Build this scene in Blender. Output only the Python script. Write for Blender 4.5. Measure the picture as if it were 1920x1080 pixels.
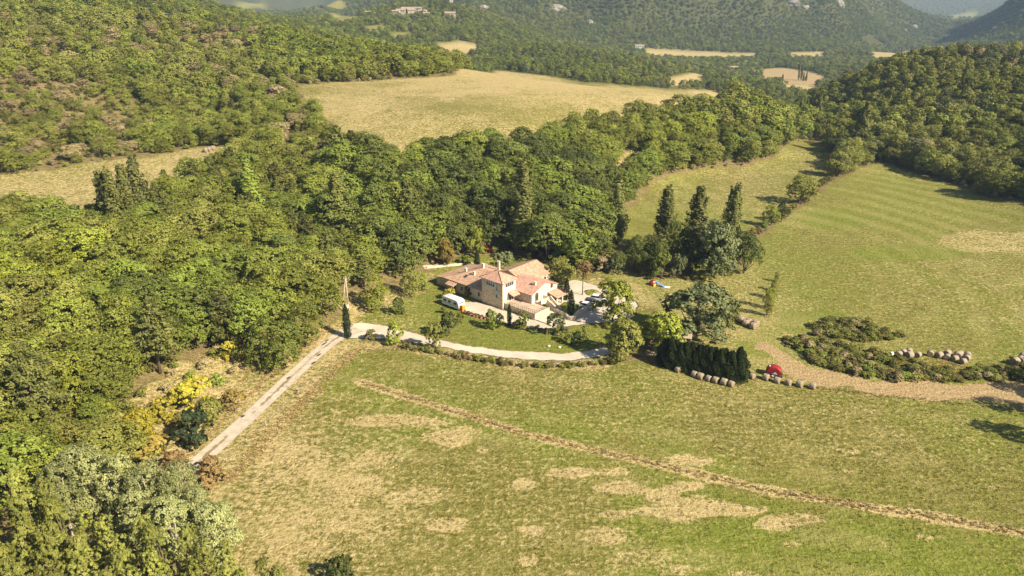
import bpy, bmesh, math, random, time
import numpy as np
from mathutils import Vector, Matrix, Euler

T0 = time.time()
for o in list(bpy.data.objects): bpy.data.objects.remove(o)
SC = bpy.context.scene
COL = SC.collection
R = math.radians

# ------------------------------------------------------------------ camera
CAMZ, PITCH, FPX = 70.0, R(22.0), 1371.0
cam_d = bpy.data.cameras.new('camera'); cam = bpy.data.objects.new('camera', cam_d); COL.objects.link(cam)
cam.location = (0, 0, CAMZ); cam.rotation_euler = (R(90) - PITCH, 0, 0)
cam_d.sensor_width = 36.0; cam_d.lens = 36.0 * FPX / 1920.0
cam_d.clip_start = 0.5; cam_d.clip_end = 20000
SC.camera = cam

# ------------------------------------------------------------------ light
SUN_EL = R(37.0)
SUN_H = Vector((0.82, -0.57, 0)).normalized()            # horizontal direction towards the sun
SUN_DIR = SUN_H * math.cos(SUN_EL) + Vector((0, 0, math.sin(SUN_EL)))
world = bpy.data.worlds.new('World'); SC.world = world; world.use_nodes = True
wn = world.node_tree.nodes; wl = world.node_tree.links
wn.clear()
sky = wn.new('ShaderNodeTexSky'); sky.sky_type = 'NISHITA'; sky.sun_disc = False
sky.sun_elevation = SUN_EL; sky.sun_rotation = math.atan2(SUN_H.x, SUN_H.y)
sky.altitude = 400; sky.air_density = 1.0; sky.dust_density = 1.5; sky.ozone_density = 1.0
bg = wn.new('ShaderNodeBackground'); bg.inputs['Strength'].default_value = 0.053
wo = wn.new('ShaderNodeOutputWorld')
wl.new(sky.outputs[0], bg.inputs[0]); wl.new(bg.outputs[0], wo.inputs[0])
sun_d = bpy.data.lights.new('sun', 'SUN'); sun = bpy.data.objects.new('sun', sun_d); COL.objects.link(sun)
sun_d.energy = 5.0; sun_d.angle = R(0.53); sun_d.color = (1.0, 0.87, 0.66)
sun.rotation_euler = SUN_DIR.to_track_quat('Z', 'Y').to_euler()
sun.location = (200, -100, 300)
SC.view_settings.view_transform = 'Standard'; SC.view_settings.look = 'None'
SC.view_settings.exposure = 1.11; SC.view_settings.gamma = 1.0
SC.view_settings.use_curve_mapping = False
SC.cycles.max_bounces = 6; SC.cycles.diffuse_bounces = 2; SC.cycles.transparent_max_bounces = 8
SC.cycles.volume_bounces = 0; SC.cycles.use_adaptive_sampling = True

# ------------------------------------------------------------------ helpers: picture geometry, noise
SP, CP = math.sin(PITCH), math.cos(PITCH)
def ray(u, v):
    dx = (u - 960.0) / FPX; dy = (540.0 - v) / FPX
    return dx, CP + dy * SP, -SP + dy * CP
def project(x, y, z):
    zr = z - CAMZ
    d = y * CP - zr * SP
    return 960 + FPX * x / d, 540 - FPX * (y * SP + zr * CP) / d

_rng = np.random.default_rng(11)
_tab = _rng.random((256, 256))
def vnoise(x, y):
    xi = np.floor(x).astype(int); yi = np.floor(y).astype(int)
    fx = x - xi; fy = y - yi
    fx = fx * fx * (3 - 2 * fx); fy = fy * fy * (3 - 2 * fy)
    a = _tab[xi & 255, yi & 255]; b = _tab[(xi + 1) & 255, yi & 255]
    c = _tab[xi & 255, (yi + 1) & 255]; d = _tab[(xi + 1) & 255, (yi + 1) & 255]
    return (a * (1 - fx) + b * fx) * (1 - fy) + (c * (1 - fx) + d * fx) * fy
def fbm(x, y, o=4):
    r = 0; w = 0.5; t = 0
    for i in range(o):
        r = r + w * vnoise(x + 17.3 * i, y - 9.1 * i); t += w; w *= 0.5; x = x * 2.03; y = y * 2.03
    return r / t
def sstep(e0, e1, x):
    t = np.clip((x - e0) / (e1 - e0), 0, 1); return t * t * (3 - 2 * t)

# ------------------------------------------------------------------ terrain: control heights, interpolated in (azimuth, log distance)
CT = []
def P(Z, *uv):                       # ground seen at a picture point, at height Z
    for u, v in uv:
        dx, ry, rz = ray(u, v); t = (Z - CAMZ) / rz
        CT.append((dx / ry, math.log(t * ry), Z))
def Tt(u, v, t, dz=0):               # ground dz below the canopy seen at (u, v) at range t
    dx, ry, rz = ray(u, v)
    CT.append((dx / ry, math.log(t * ry), CAMZ + t * rz + dz))
def Hh(u, Y, Z):                     # hidden ground
    CT.append(((u - 960) / FPX, math.log(Y), Z))
# valley floor round the farm
P(0, (345, 885), (460, 790), (560, 700), (640, 630), (420, 1080), (960, 1080), (1500, 1080), (1920, 1080), (600, 900), (960, 800), (1400, 850),
  (1920, 850), (960, 690), (1400, 700), (1900, 720), (1650, 650), (950, 590), (1050, 560), (800, 640), (1200, 530), (1120, 600), (880, 545), (1000, 510),
  (850, 500), (1100, 490), (1500, 450), (1900, 500), (1700, 420), (1250, 520), (1450, 560), (1350, 470), (1200, 425), (1180, 400), (1300, 640))
P(0.4, (720, 590), (800, 560)); P(1.0, (1350, 370), (1500, 340), (1640, 330), (1760, 350)); P(2.0, (1450, 300), (1320, 318), (1640, 305)); P(3, (1500, 262), (1920, 378))
P(-1.0, (900, 478), (1100, 475))
Hh(960, 45, 0); Hh(300, 45, 0); Hh(1700, 45, 0); Hh(960, 22, -1); Hh(-300, 22, 1); Hh(2200, 22, 0); Hh(2300, 100, 1); Hh(2400, 160, 2); Hh(2500, 60, 1); Hh(2400, 240, 12); Hh(2400, 400, 45)
Hh(2700, 400, 60); Hh(2700, 150, 8); Hh(2500, 900, 60); Hh(2700, 2500, 250)
# left bank and wooded slope
P(1.2, (310, 850), (400, 760), (500, 680), (600, 610)); P(2.5, (250, 800), (380, 690), (640, 560)); P(3.5, (560, 580), (0, 880)); P(7, (0, 740), (200, 640), (420, 540))
P(8, (560, 470)); P(4, (680, 500)); P(11.5, (0, 560), (200, 520)); P(12, (330, 450)); P(14, (0, 450), (430, 380)); P(8, (640, 420)); P(3, (740, 480))
P(15, (0, 350), (200, 335), (320, 310)); P(16, (60, 325), (0, 332)); P(18, (440, 285), (400, 275)); P(17, (250, 298)); P(12, (540, 380)); P(16, (560, 300)); P(8, (760, 430)); P(10, (800, 380))
Hh(-400, 90, 10); Hh(-400, 150, 17); Hh(-400, 220, 22); Hh(-700, 120, 22); Hh(-700, 300, 60); Hh(-200, 60, 3); Hh(-700, 60, 10); Hh(-700, 700, 110); Hh(-700, 2500, 160)
Tt(0, 200, 275, -6); Tt(0, 100, 315, -6); Tt(0, 5, 425, -6); Tt(200, 200, 300, -6); Tt(200, 100, 350, -6); Tt(200, 20, 440, -6); Tt(400, 220, 300, -6); Tt(400, 130, 370, -6)
Tt(300, 60, 430, -6); Tt(430, 75, 440, -6); P(22, (520, 230)); P(21, (560, 250)); Tt(300, -30, 560, -6); Tt(480, 45, 470, -6)
Hh(480, 600, 30); Hh(250, 720, 45); Hh(0, 700, 70)
# golden field on its shelf, the grove behind it, the scarp below
P(28, (560, 165), (700, 152), (850, 142)); P(28.5, (872, 129)); P(25, (950, 200), (750, 210)); P(22, (600, 235), (1000, 240)); P(21, (1200, 200)); P(20, (1365, 186)); P(23, (1150, 165)); P(26, (980, 145)); P(18.5, (760, 285))
P(18, (900, 275)); P(17, (1020, 265))
Hh(900, 226, 11); Hh(780, 224, 11); Hh(1000, 232, 11); Hh(900, 206, 3); Hh(1080, 270, 13); Hh(1120, 250, 5); Hh(1200, 310, 14); Hh(1300, 335, 14); Hh(1400, 360, 13); Hh(1180, 275, 4)
Hh(1480, 380, 5)
Tt(620, 72, 440, -8); Tt(740, 85, 450, -8); Tt(840, 105, 460, -8); Hh(700, 560, 14); Hh(850, 560, 12); Hh(600, 600, 22)
Hh(1000, 520, 8); Hh(1150, 480, 6); Hh(1300, 460, 2); Hh(1380, 470, -4)
# valley mouth
P(-3, (1515, 236)); Hh(1450, 520, -14); Hh(1560, 560, -10); Hh(1400, 650, -24); Hh(1600, 680, -28); Hh(1750, 800, -35)
# right hill
Tt(1920, 200, 330, -6); Tt(1920, 300, 285, -6); Tt(1700, 200, 350, -6); Tt(1760, 290, 305, -6); Tt(1640, 240, 340, -5)
Tt(1920, 85, 440, -6); Tt(1770, 86, 450, -6); Tt(1640, 116, 465, -6); Tt(1560, 152, 480, -6); Tt(1505, 190, 500, -5)
Hh(1920, 620, 0); Hh(1700, 640, -18); Hh(1920, 900, -35)
# far valley
P(-40, (1300, 101), (1370, 136), (1460, 142), (1660, 102), (1430, 105), (1560, 110)); P(-32, (1290, 147), (1500, 162)); P(-36, (1200, 97), (1550, 130))
Tt(1000, 78, 850, -6); Tt(1120, 95, 850, -6); Tt(1220, 108, 850, -6); Tt(1100, 135, 620, -6); Tt(1320, 133, 800, -6); Tt(980, 115, 680, -6)
# big forested mountain: foot, face, crest above the frame, flank falling to the right
Tt(1200, 66, 1500, -4); Tt(1300, 70, 1560, -4); Tt(1450, 78, 1560, -4); Tt(1600, 86, 1600, -4); Tt(1300, 25, 1680, -4); Tt(1150, 25, 1600, -4); Tt(1480, 25, 1760, -4); Tt(1050, 40, 1500, -4)
Tt(1040, 72, 1300, -4); Tt(1010, 30, 1500, -4); Tt(900, 5, 1500, -4); Hh(1250, 1900, 140); Hh(1250, 2600, 330); Hh(1400, 2000, 110); Hh(1050, 2300, 220); Hh(1400, 2800, 280)
Tt(1580, 18, 1850, -4); Tt(1640, 50, 1900, -4); Tt(1700, 72, 1950, -4); Tt(1750, 86, 1950, -4); Tt(1660, 92, 1720, -4)
Hh(1640, 2250, -30); Hh(1700, 2300, -38); Hh(1600, 2250, 0); Hh(1760, 2200, -40)
# second, hazier spur
Tt(1620, -4, 2900, -4); Tt(1680, 20, 2900, -4); Tt(1720, 42, 2850, -4); Tt(1760, 62, 2750, -4); Hh(1680, 3400, -25); Hh(1740, 3300, -35); Hh(1620, 3600, 10); Hh(1550, 3000, 150)
# right mountain, its edge falling to the left
Tt(1780, 84, 1850, -4); Tt(1920, 84, 1400, -4); Tt(1800, 66, 2000, -4); Tt(1850, 36, 2000, -4); Tt(1900, 6, 2000, -4); Tt(1850, 70, 1700, -4); Hh(2000, 2100, 190); Hh(2200, 1800, 250)
Hh(1830, 2700, -30); Hh(1880, 2800, -20); Hh(1950, 3000, 40)
Tt(1790, 30, 4200, 0); Tt(1760, 12, 4600, 0); Tt(1850, 8, 4600, 0); Hh(1750, 7000, 330); Hh(1850, 7000, 330); Tt(1800, 40, 3700, 0)
# village hill and the plain beyond the left ridge
Tt(900, 108, 800, -6); P(6, (855, 90)); Tt(770, 27, 1080, -3); Tt(850, 0, 1180, -3); Tt(700, 22, 1120, -4); Tt(620, 45, 930, -4); Tt(560, 35, 1060, -5); Tt(700, 65, 900, -5); Tt(820, 60, 950, -5); Tt(940, 55, 1120, -5); Tt(960, 90, 900, -5)
Hh(770, 1500, 10); Hh(850, 1600, 30); Hh(600, 1500, 5)
Tt(480, 28, 700, -6); Tt(600, 55, 720, -6); Tt(400, 10, 680, -6); Tt(330, -5, 700, -6)
Tt(450, 16, 2600, 0); Tt(620, 12, 2600, 0); Tt(520, 8, 3500, 0); Tt(400, 0, 4200, 0); Tt(650, 0, 4200, 0); Hh(500, 6500, 220); Hh(900, 6500, 350); Hh(100, 5000, 200); Hh(1300, 6500, 420)
CT = np.array(CT)
_C = 0.05
def _k(d2): return np.sqrt(d2 + _C * _C)
_n = len(CT)
_A = np.zeros((_n + 3, _n + 3))
_d2 = (CT[:, None, 0] - CT[None, :, 0]) ** 2 + (CT[:, None, 1] - CT[None, :, 1]) ** 2
_A[:_n, :_n] = -_k(_d2) + np.eye(_n) * 0.004
_A[:_n, _n] = 1; _A[:_n, _n + 1:] = CT[:, :2]; _A[_n, :_n] = 1; _A[_n + 1:, :_n] = CT[:, :2].T
_w = np.linalg.solve(_A, np.concatenate([CT[:, 2], [0, 0, 0]]))
def zrbf(a, s):
    out = np.full(a.shape, _w[_n]) + _w[_n + 1] * a + _w[_n + 2] * s
    for i in range(_n):
        out -= _w[i] * _k((a - CT[i, 0]) ** 2 + (s - CT[i, 1]) ** 2)
    return out
NC = 660
GA = np.linspace(-1.25, 1.25, NC)
def _rows():
    s, r = math.log(24.0), []
    while s < math.log(7600):
        r.append(s); y = math.exp(s)
        s += 0.02 if y < 62 else 0.0036 if y < 240 else 0.0065 if y < 480 else 0.013
    return np.array(r)
GS = _rows(); NR = len(GS)
AA, SS = np.meshgrid(GA, GS)
_ca = np.linspace(-1.25, 1.25, 221); _cs = np.linspace(GS[0], GS[-1], 461)      # RBF on a coarser lattice, then cubic-ish resample
_cA, _cS = np.meshgrid(_ca, _cs); _cZ = zrbf(_cA, _cS)
def _bil(a, s, Zg, ga0, ga1, na, gs0, gs1, ns):
    fa = np.clip((a - ga0) / (ga1 - ga0) * (na - 1), 0, na - 1.0001); fs = np.clip((s - gs0) / (gs1 - gs0) * (ns - 1), 0, ns - 1.0001)
    i = fa.astype(int); j = fs.astype(int); x = fa - i; y = fs - j
    return (Zg[j, i] * (1 - x) + Zg[j, i + 1] * x) * (1 - y) + (Zg[j + 1, i] * (1 - x) + Zg[j + 1, i + 1] * x) * y
def zat(x, y):
    x = np.asarray(x, float); y = np.maximum(np.asarray(y, float), 20.0)
    a = x / y; s = np.log(y)
    z = _bil(a, s, _cZ, -1.25, 1.25, 221, GS[0], GS[-1], 461)
    far = sstep(600, 1500, y)
    hi = sstep(-34, 40, z)
    z = z + far * hi * (fbm(x / 260 + 5, y / 260, 4) - 0.5) * 60 * sstep(800, 2500, y) + far * (0.25 + 0.75 * hi) * (fbm(x / 90, y / 90 + 3, 3) - 0.5) * 16
    rg = 1 - 2 * np.abs(fbm(x / 340 + 0.15 * y / 340 + 2, y / 900 + 7, 3) - 0.5) * 2
    z = z + sstep(1350, 1900, y) * (rg - 0.45) * 70 * hi
    flat = 1 - sstep(0.6, 3.0, np.abs(z)) * 1.0
    near = (y < 330) & (np.abs(z) < 3)
    z = np.where(near, z * (1 - 0.6 * flat), z)
    return z + (fbm(x / 14, y / 14, 3) - 0.5) * 0.35
def zat1(x, y): return float(zat(np.array([x]), np.array([y]))[0])
def hit(u, v):                                  # where the line of sight through (u, v) meets the ground
    dx, ry, rz = ray(u, v); a = dx / ry
    Y = np.exp(np.linspace(GS[0], GS[-1], 2600)); Zr = CAMZ + Y / ry * rz; Zt = zat(a * Y, Y)
    b = np.nonzero(Zr < Zt)[0]
    if len(b) == 0: return a * 7000, 7000.0, float(Zt[-1])
    i = max(b[0], 1); f = (Zr[i - 1] - Zt[i - 1]) / ((Zr[i - 1] - Zt[i - 1]) - (Zr[i] - Zt[i]) + 1e-9)
    y = Y[i - 1] + f * (Y[i] - Y[i - 1]); return a * y, y, zat1(a * y, y)
def pxm(x, y, z): return FPX / (y * CP - (z - CAMZ) * SP)       # picture pixels per metre there

def poly_as(pts):
    r = []
    for u, v in pts:
        x, y, z = hit(u, v); r.append((x / y, math.log(y)))
    return np.array(r)
def inside(a, s, poly):
    res = np.zeros(a.shape, bool); n = len(poly)
    lo = poly.min(0); hi = poly.max(0)
    m = (a >= lo[0]) & (a <= hi[0]) & (s >= lo[1]) & (s <= hi[1])
    am, sm = a[m], s[m]; rm = np.zeros(am.shape, bool)
    for i in range(n):
        x0, y0 = poly[i]; x1, y1 = poly[(i + 1) % n]
        c = ((y0 > sm) != (y1 > sm))
        rm ^= c & (am < (x1 - x0) * (sm - y0) / (y1 - y0 + 1e-12) + x0)
    res[m] = rm; return res
# ground cover outlines (picture points dropped on the terrain)
REG = {
 'meadow': [(415, 905), (520, 790), (660, 650), (745, 645), (870, 668), (960, 682), (1060, 684), (1130, 676), (1240, 686), (1400, 718), (1530, 728), (1700, 742), (1920, 766), (2300, 790), (2300, 1300), (100, 1300), (330, 1000)],
 'pasture': [(1640, 303), (1700, 318), (1790, 345), (1860, 372), (1930, 384), (2200, 420), (2400, 700), (1920, 764), (1700, 741), (1530, 727), (1400, 716), (1330, 690), (1250, 640), (1220, 590), (1190, 545), (1100, 508), (1130, 500), (1270, 520), (1380, 505), (1430, 440), (1520, 375), (1580, 330)],
 'lower_pasture': [(1166, 440), (1172, 395), (1228, 340), (1312, 316), (1402, 311), (1450, 296), (1497, 261), (1532, 263), (1560, 300), (1560, 325), (1520, 365), (1440, 408), (1420, 440), (1280, 490), (1180, 490)],
 'golden_field': [(555, 160), (700, 151), (850, 142), (862, 129), (930, 131), (1100, 156), (1240, 166), (1330, 169), (1374, 183), (1372, 200), (1270, 222), (1150, 240), (1060, 256), (1000, 298), (900, 305), (830, 322), (750, 328), (690, 300), (630, 245), (560, 190)],
 'hay_strip': [(-300, 345), (0, 330), (100, 318), (200, 300), (300, 290), (380, 274), (440, 276), (458, 296), (300, 372), (200, 412), (0, 418), (-300, 440)],
 'lawn': [(668, 600), (690, 585), (730, 570), (800, 545), (815, 500), (880, 478), (960, 478), (1080, 505), (1190, 545), (1230, 600), (1200, 650), (1130, 660), (1060, 664), (960, 660), (860, 642), (760, 620), (690, 608)],
 'verge': [(345, 890), (300, 870), (330, 810), (400, 735), (470, 680), (540, 640), (610, 605), (640, 570), (690, 560), (790, 520), (830, 500), (830, 545), (690, 590), (668, 640), (745, 640), (1130, 670), (1130, 690), (960, 690), (740, 655), (670, 660), (520, 800), (420, 910)],
 'bank': [(200, 830), (230, 760), (330, 690), (400, 640), (440, 650), (460, 690), (340, 800), (300, 870)],
 'drive': [(645, 626), (672, 605), (720, 609), (790, 628), (870, 647), (960, 659), (1060, 663), (1110, 656), (1142, 648), (1150, 663), (1080, 676), (990, 675), (900, 664), (820, 649), (740, 636), (690, 632), (655, 636)],
 'yard': [(862, 568), (900, 566), (942, 582), (1000, 600), (1020, 590), (1045, 560), (1062, 528), (1080, 524), (1135, 540), (1178, 552), (1198, 572), (1185, 596), (1150, 604), (1110, 606), (1070, 612), (1020, 617), (960, 608), (900, 592), (865, 580)],
 'grass_patch': [(1046, 573), (1058, 563), (1076, 566), (1090, 578), (1088, 586), (1078, 592), (1062, 590)],
 'grass_island': [(1100, 548), (1118, 543), (1130, 548), (1112, 553)],
 'track': [(1420, 640), (1445, 640), (1490, 668), (1540, 690), (1640, 708), (1780, 718), (1920, 722), (2200, 724), (2200, 775), (1920, 764), (1800, 754), (1650, 738), (1540, 722), (1480, 700), (1440, 672)],
 'mound': [(1750, 470), (1765, 440), (1830, 430), (1920, 432), (2100, 440), (2100, 475), (1920, 474), (1800, 474)],
 'stubble': [(1240, 152), (1290, 138), (1328, 140), (1318, 158), (1270, 166)],
 'far_field_a': [(1205, 90), (1300, 95), (1420, 99), (1415, 112), (1300, 112), (1215, 106)],
 'far_field_b': [(1478, 98), (1548, 97), (1545, 110), (1478, 111)],
 'far_field_c': [(1625, 98), (1708, 93), (1705, 112), (1640, 116)],
 'far_plough': [(1425, 130), (1470, 126), (1550, 143), (1548, 158), (1430, 156)],
 'far_stubble': [(1462, 158), (1535, 154), (1530, 174), (1470, 176)],
 'mid_field': [(812, 82), (870, 76), (902, 84), (896, 100), (850, 104)],
 'mid_green': [(820, 94), (855, 98), (895, 106), (880, 116), (840, 110)],
 'hill_meadow': [(615, 30), (655, 27), (675, 35), (660, 46), (625, 46)], 'hill_meadow_b': [(682, 48), (720, 44), (732, 54), (720, 62), (690, 62)], 'hill_meadow_c': [(730, 58), (775, 62), (770, 76), (735, 74)],
 'plain_field': [(440, 6), (500, 4), (495, 16), (445, 18)], 'plain_field_b': [(580, 8), (645, 4), (655, 14), (590, 18)],
 'far_green': [(1770, 30), (1830, 18), (1835, 26), (1790, 40)],
 'gap': [(1140, 470), (1132, 400), (1160, 290), (1200, 270), (1225, 300), (1180, 350), (1160, 420)],
}
REGP = {k: poly_as(v) for k, v in REG.items()}
OPEN = [k for k in REG]

# ------------------------------------------------------------------ materials
def new_mat(name):
    m = bpy.data.materials.new(name); m.use_nodes = True
    nt = m.node_tree; nt.nodes.clear()
    out = nt.nodes.new('ShaderNodeOutputMaterial')
    return m, nt, out
class NB:                                        # tiny node-graph helper
    def __init__(s, nt): s.nt = nt; s.n = nt.nodes; s.l = nt.links
    def _set(s, sock, v):
        if hasattr(v, 'is_output') or isinstance(v, bpy.types.NodeSocket): s.l.new(v, sock)
        else:
            if isinstance(v, (tuple, list)) and len(v) == 3 and sock.type == 'RGBA': v = (*v, 1)
            sock.default_value = v
    def node(s, t, **kw):
        n = s.n.new(t)
        for k, v in kw.items():
            if k.startswith('_'): setattr(n, k[1:], v)
        return n
    def math(s, op, a, b=0.0, c=0.0, clamp=False):
        n = s.n.new('ShaderNodeMath'); n.operation = op; n.use_clamp = clamp
        s._set(n.inputs[0], a); s._set(n.inputs[1], b); s._set(n.inputs[2], c); return n.outputs[0]
    def mix(s, f, a, b, mode='MIX'):
        n = s.n.new('ShaderNodeMix'); n.data_type = 'RGBA'; n.blend_type = mode
        s._set(n.inputs[0], f); s._set(n.inputs[6], a); s._set(n.inputs[7], b); return n.outputs[2]
    def ramp(s, f, stops):
        n = s.n.new('ShaderNodeValToRGB'); e = n.color_ramp.elements
        while len(e) < len(stops): e.new(0.5)
        for i, (p, c) in enumerate(stops): e[i].position = p; e[i].color = (*c, 1) if len(c) == 3 else c
        s._set(n.inputs[0], f); return n.outputs[0]
    def noise(s, vec, scale, detail=4, rough=0.55, dist=0.0):
        n = s.n.new('ShaderNodeTexNoise'); s._set(n.inputs['Vector'], vec); n.inputs['Scale'].default_value = scale
        n.inputs['Detail'].default_value = detail; n.inputs['Roughness'].default_value = rough; n.inputs['Distortion'].default_value = dist
        return n.outputs['Fac']
    def geo_pos(s): return s.n.new('ShaderNodeNewGeometry').outputs['Position']
    def objco(s): return s.n.new('ShaderNodeTexCoord').outputs['Object']
    def mapping(s, vec, scale=(1, 1, 1), rot=(0, 0, 0), loc=(0, 0, 0)):
        n = s.n.new('ShaderNodeMapping'); s._set(n.inputs['Vector'], vec)
        n.inputs['Scale'].default_value = scale; n.inputs['Rotation'].default_value = rot; n.inputs['Location'].default_value = loc; return n.outputs[0]
    def attr(s, name):
        n = s.n.new('ShaderNodeAttribute'); n.attribute_name = name; return n
    def sep(s, c):
        n = s.n.new('ShaderNodeSeparateColor'); s._set(n.inputs[0], c); return n.outputs
    def sst(s, x, e0, e1):
        n = s.n.new('ShaderNodeMapRange'); n.interpolation_type = 'SMOOTHSTEP'
        s._set(n.inputs['Value'], x); n.inputs['From Min'].default_value = e0; n.inputs['From Max'].default_value = e1; return n.outputs[0]
    def bump(s, h, strength=0.5, dist=0.1):
        n = s.n.new('ShaderNodeBump'); n.inputs['Strength'].default_value = strength; n.inputs['Distance'].default_value = dist
        s._set(n.inputs['Height'], h); return n.outputs[0]
    def principled(s, col, rough=0.9, normal=None, spec=0.2, metal=0.0):
        n = s.n.new('ShaderNodeBsdfPrincipled'); s._set(n.inputs['Base Color'], col); s._set(n.inputs['Roughness'], rough)
        n.inputs['Specular IOR Level'].default_value = spec; n.inputs['Metallic'].default_value = metal
        if normal is not None: s._set(n.inputs['Normal'], normal)
        return n.outputs[0]
MAT = {}
def ground_material():
    m, nt, out = new_mat('ground_cover'); b = NB(nt)
    p = b.geo_pos()
    c1 = b.sep(b.attr('cov').outputs['Color']); c2 = b.sep(b.attr('cov2').outputs['Color'])
    tan, lush, grav = c1[0], c1[1], c1[2]; lit, plough, stripe = c2[0], c2[1], c2[2]
    nf = b.noise(p, 1.15, 6, 0.68); nm = b.noise(p, 0.19, 5, 0.6, 0.6); nl = b.noise(p, 0.035, 4, 0.55)
    nv = b.noise(p, 4.5, 4, 0.7)
    ps = b.mapping(p, (0.5, 1.7, 1), (0, 0, R(12)))
    ns = b.noise(ps, 0.62, 5, 0.65)
    g = b.math('ADD', b.math('MULTIPLY', nf, 0.5), b.math('MULTIPLY', ns, 0.5))
    nw = b.noise(p, 2.2, 3, 0.6)
    g = b.math('ADD', g, b.math('ADD', b.math('MULTIPLY', b.math('SUBTRACT', nv, 0.5), 0.35), b.math('MULTIPLY', b.math('SUBTRACT', nw, 0.5), 0.42)))
    grass = b.ramp(g, [(0.28, (0.066, 0.070, 0.010)), (0.43, (0.140, 0.137, 0.028)), (0.57, (0.215, 0.196, 0.055)), (0.72, (0.38, 0.305, 0.13))])
    green = b.ramp(g, [(0.28, (0.064, 0.086, 0.008)), (0.45, (0.135, 0.164, 0.022)), (0.60, (0.204, 0.220, 0.042)), (0.76, (0.33, 0.295, 0.095))])
    col = b.mix(b.sst(b.math('ADD', lush, b.math('MULTIPLY', b.math('SUBTRACT', nm, 0.5), 1.1)), 0.15, 0.85), grass, green)
    straw = b.ramp(g, [(0.30, (0.21, 0.165, 0.064)), (0.48, (0.385, 0.305, 0.138)), (0.70, (0.56, 0.455, 0.235))])
    tf = b.math('ADD', tan, b.math('MULTIPLY', b.math('SUBTRACT', nm, 0.5), 0.8))
    tf = b.math('ADD', tf, b.math('MULTIPLY', b.math('SUBTRACT', nf, 0.5), 2.6))
    tf = b.math('ADD', tf, b.math('MULTIPLY', b.math('SUBTRACT', nv, 0.5), 1.2))
    col = b.mix(b.sst(tf, 0.20, 0.86), col, straw)
    # mown lines
    col = b.mix(b.math('MULTIPLY', stripe, 0.62), col, b.mix(nf, (0.25, 0.215, 0.075), (0.48, 0.40, 0.18)))
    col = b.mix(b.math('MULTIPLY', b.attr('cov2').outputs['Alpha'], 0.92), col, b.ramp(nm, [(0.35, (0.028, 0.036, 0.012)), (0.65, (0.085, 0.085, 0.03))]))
    litc = b.ramp(g, [(0.3, (0.075, 0.060, 0.022)), (0.5, (0.19, 0.15, 0.065)), (0.72, (0.34, 0.265, 0.125))])
    col = b.mix(b.sst(b.math('ADD', lit, b.math('MULTIPLY', b.math('SUBTRACT', nf, 0.5), 0.6)), 0.3, 0.7), col, litc)
    plc = b.ramp(g, [(0.30, (0.25, 0.175, 0.085)), (0.5, (0.37, 0.27, 0.138)), (0.72, (0.45, 0.34, 0.19))])
    col = b.mix(b.sst(b.math('ADD', plough, b.math('MULTIPLY', b.math('SUBTRACT', nf, 0.5), 0.5)), 0.35, 0.65), col, plc)
    grc = b.ramp(b.math('ADD', b.math('MULTIPLY', nv, 0.5), b.math('MULTIPLY', nm, 0.5)), [(0.35, (0.37, 0.315, 0.245)), (0.52, (0.53, 0.46, 0.37)), (0.68, (0.61, 0.54, 0.445))])
    gf = b.sst(b.math('ADD', grav, b.math('MULTIPLY', b.math('SUBTRACT', nf, 0.5), 0.55)), 0.38, 0.62)
    col = b.mix(gf, col, grc)
    h = b.math('ADD', b.math('MULTIPLY', nf, 0.75), b.math('ADD', b.math('MULTIPLY', ns, 0.4), b.math('ADD', b.math('MULTIPLY', nv, 0.25), b.math('MULTIPLY', nw, 0.45))))
    rel = b.math('MULTIPLY', h, b.math('SUBTRACT', 1.0, b.math('MULTIPLY', gf, 0.92)))
    bs = b.principled(col, 0.95, b.bump(rel, 0.9, 0.6), 0.1)
    nt.links.new(bs, out.inputs[0]); return m
MAT['ground'] = ground_material()

def plain(name, col, rough=0.8, var=0.12, scale=3.0, spec=0.3, metal=0.0, bump=0.0, bscale=None):
    m, nt, out = new_mat(name); b = NB(nt)
    n = b.noise(b.objco(), scale, 5, 0.6)
    lo = tuple(max(0, c * (1 - var * 2)) for c in col); hi = tuple(min(1, c * (1 + var * 1.4)) for c in col)
    c = b.ramp(n, [(0.3, lo), (0.5, col), (0.72, hi)])
    nr = b.bump(b.noise(b.objco(), bscale or scale * 4, 4), 0.6, bump) if bump else None
    nt.links.new(b.principled(c, rough, nr, spec, metal), out.inputs[0]); return m
MAT['bark'] = plain('bark', (0.16, 0.125, 0.09), 0.95, 0.3, 4.0, 0.1, bump=0.03)
MAT['bark_pale'] = plain('bark_pale', (0.42, 0.37, 0.30), 0.9, 0.25, 3.0, 0.1, bump=0.02)
MAT['bark_dead'] = plain('bark_dead', (0.30, 0.24, 0.19), 0.9, 0.25, 3.0, 0.1)

def leaf_mat(name, lo, hi, trans=0.13, rand=0.35):
    m, nt, out = new_mat('leaf_' + name); b = NB(nt)
    v = b.attr('var').outputs['Fac']
    oi = b.n.new('ShaderNodeObjectInfo')
    f = b.math('ADD', b.math('MULTIPLY', v, 1.0 - rand), b.math('MULTIPLY', oi.outputs['Random'], rand), clamp=True)
    col = b.mix(f, lo, hi)
    hs = b.n.new('ShaderNodeHueSaturation')
    b._set(hs.inputs['Hue'], b.math('ADD', 0.492, b.math('MULTIPLY', oi.outputs['Random'], 0.016)))
    b._set(hs.inputs['Value'], b.math('ADD', 0.80, b.math('MULTIPLY', oi.outputs['Random'], 0.38)))
    b._set(hs.inputs['Color'], col); col = hs.outputs[0]
    d = b.principled(col, 0.62, None, 0.22)
    t = b.n.new('ShaderNodeBsdfTranslucent'); b._set(t.inputs['Color'], b.mix(0.6, col, (0.22, 0.20, 0.02)))
    mx = b.n.new('ShaderNodeMixShader'); mx.inputs[0].default_value = trans
    nt.links.new(d, mx.inputs[1]); nt.links.new(t.outputs[0], mx.inputs[2]); nt.links.new(mx.outputs[0], out.inputs[0]); return m
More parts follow.
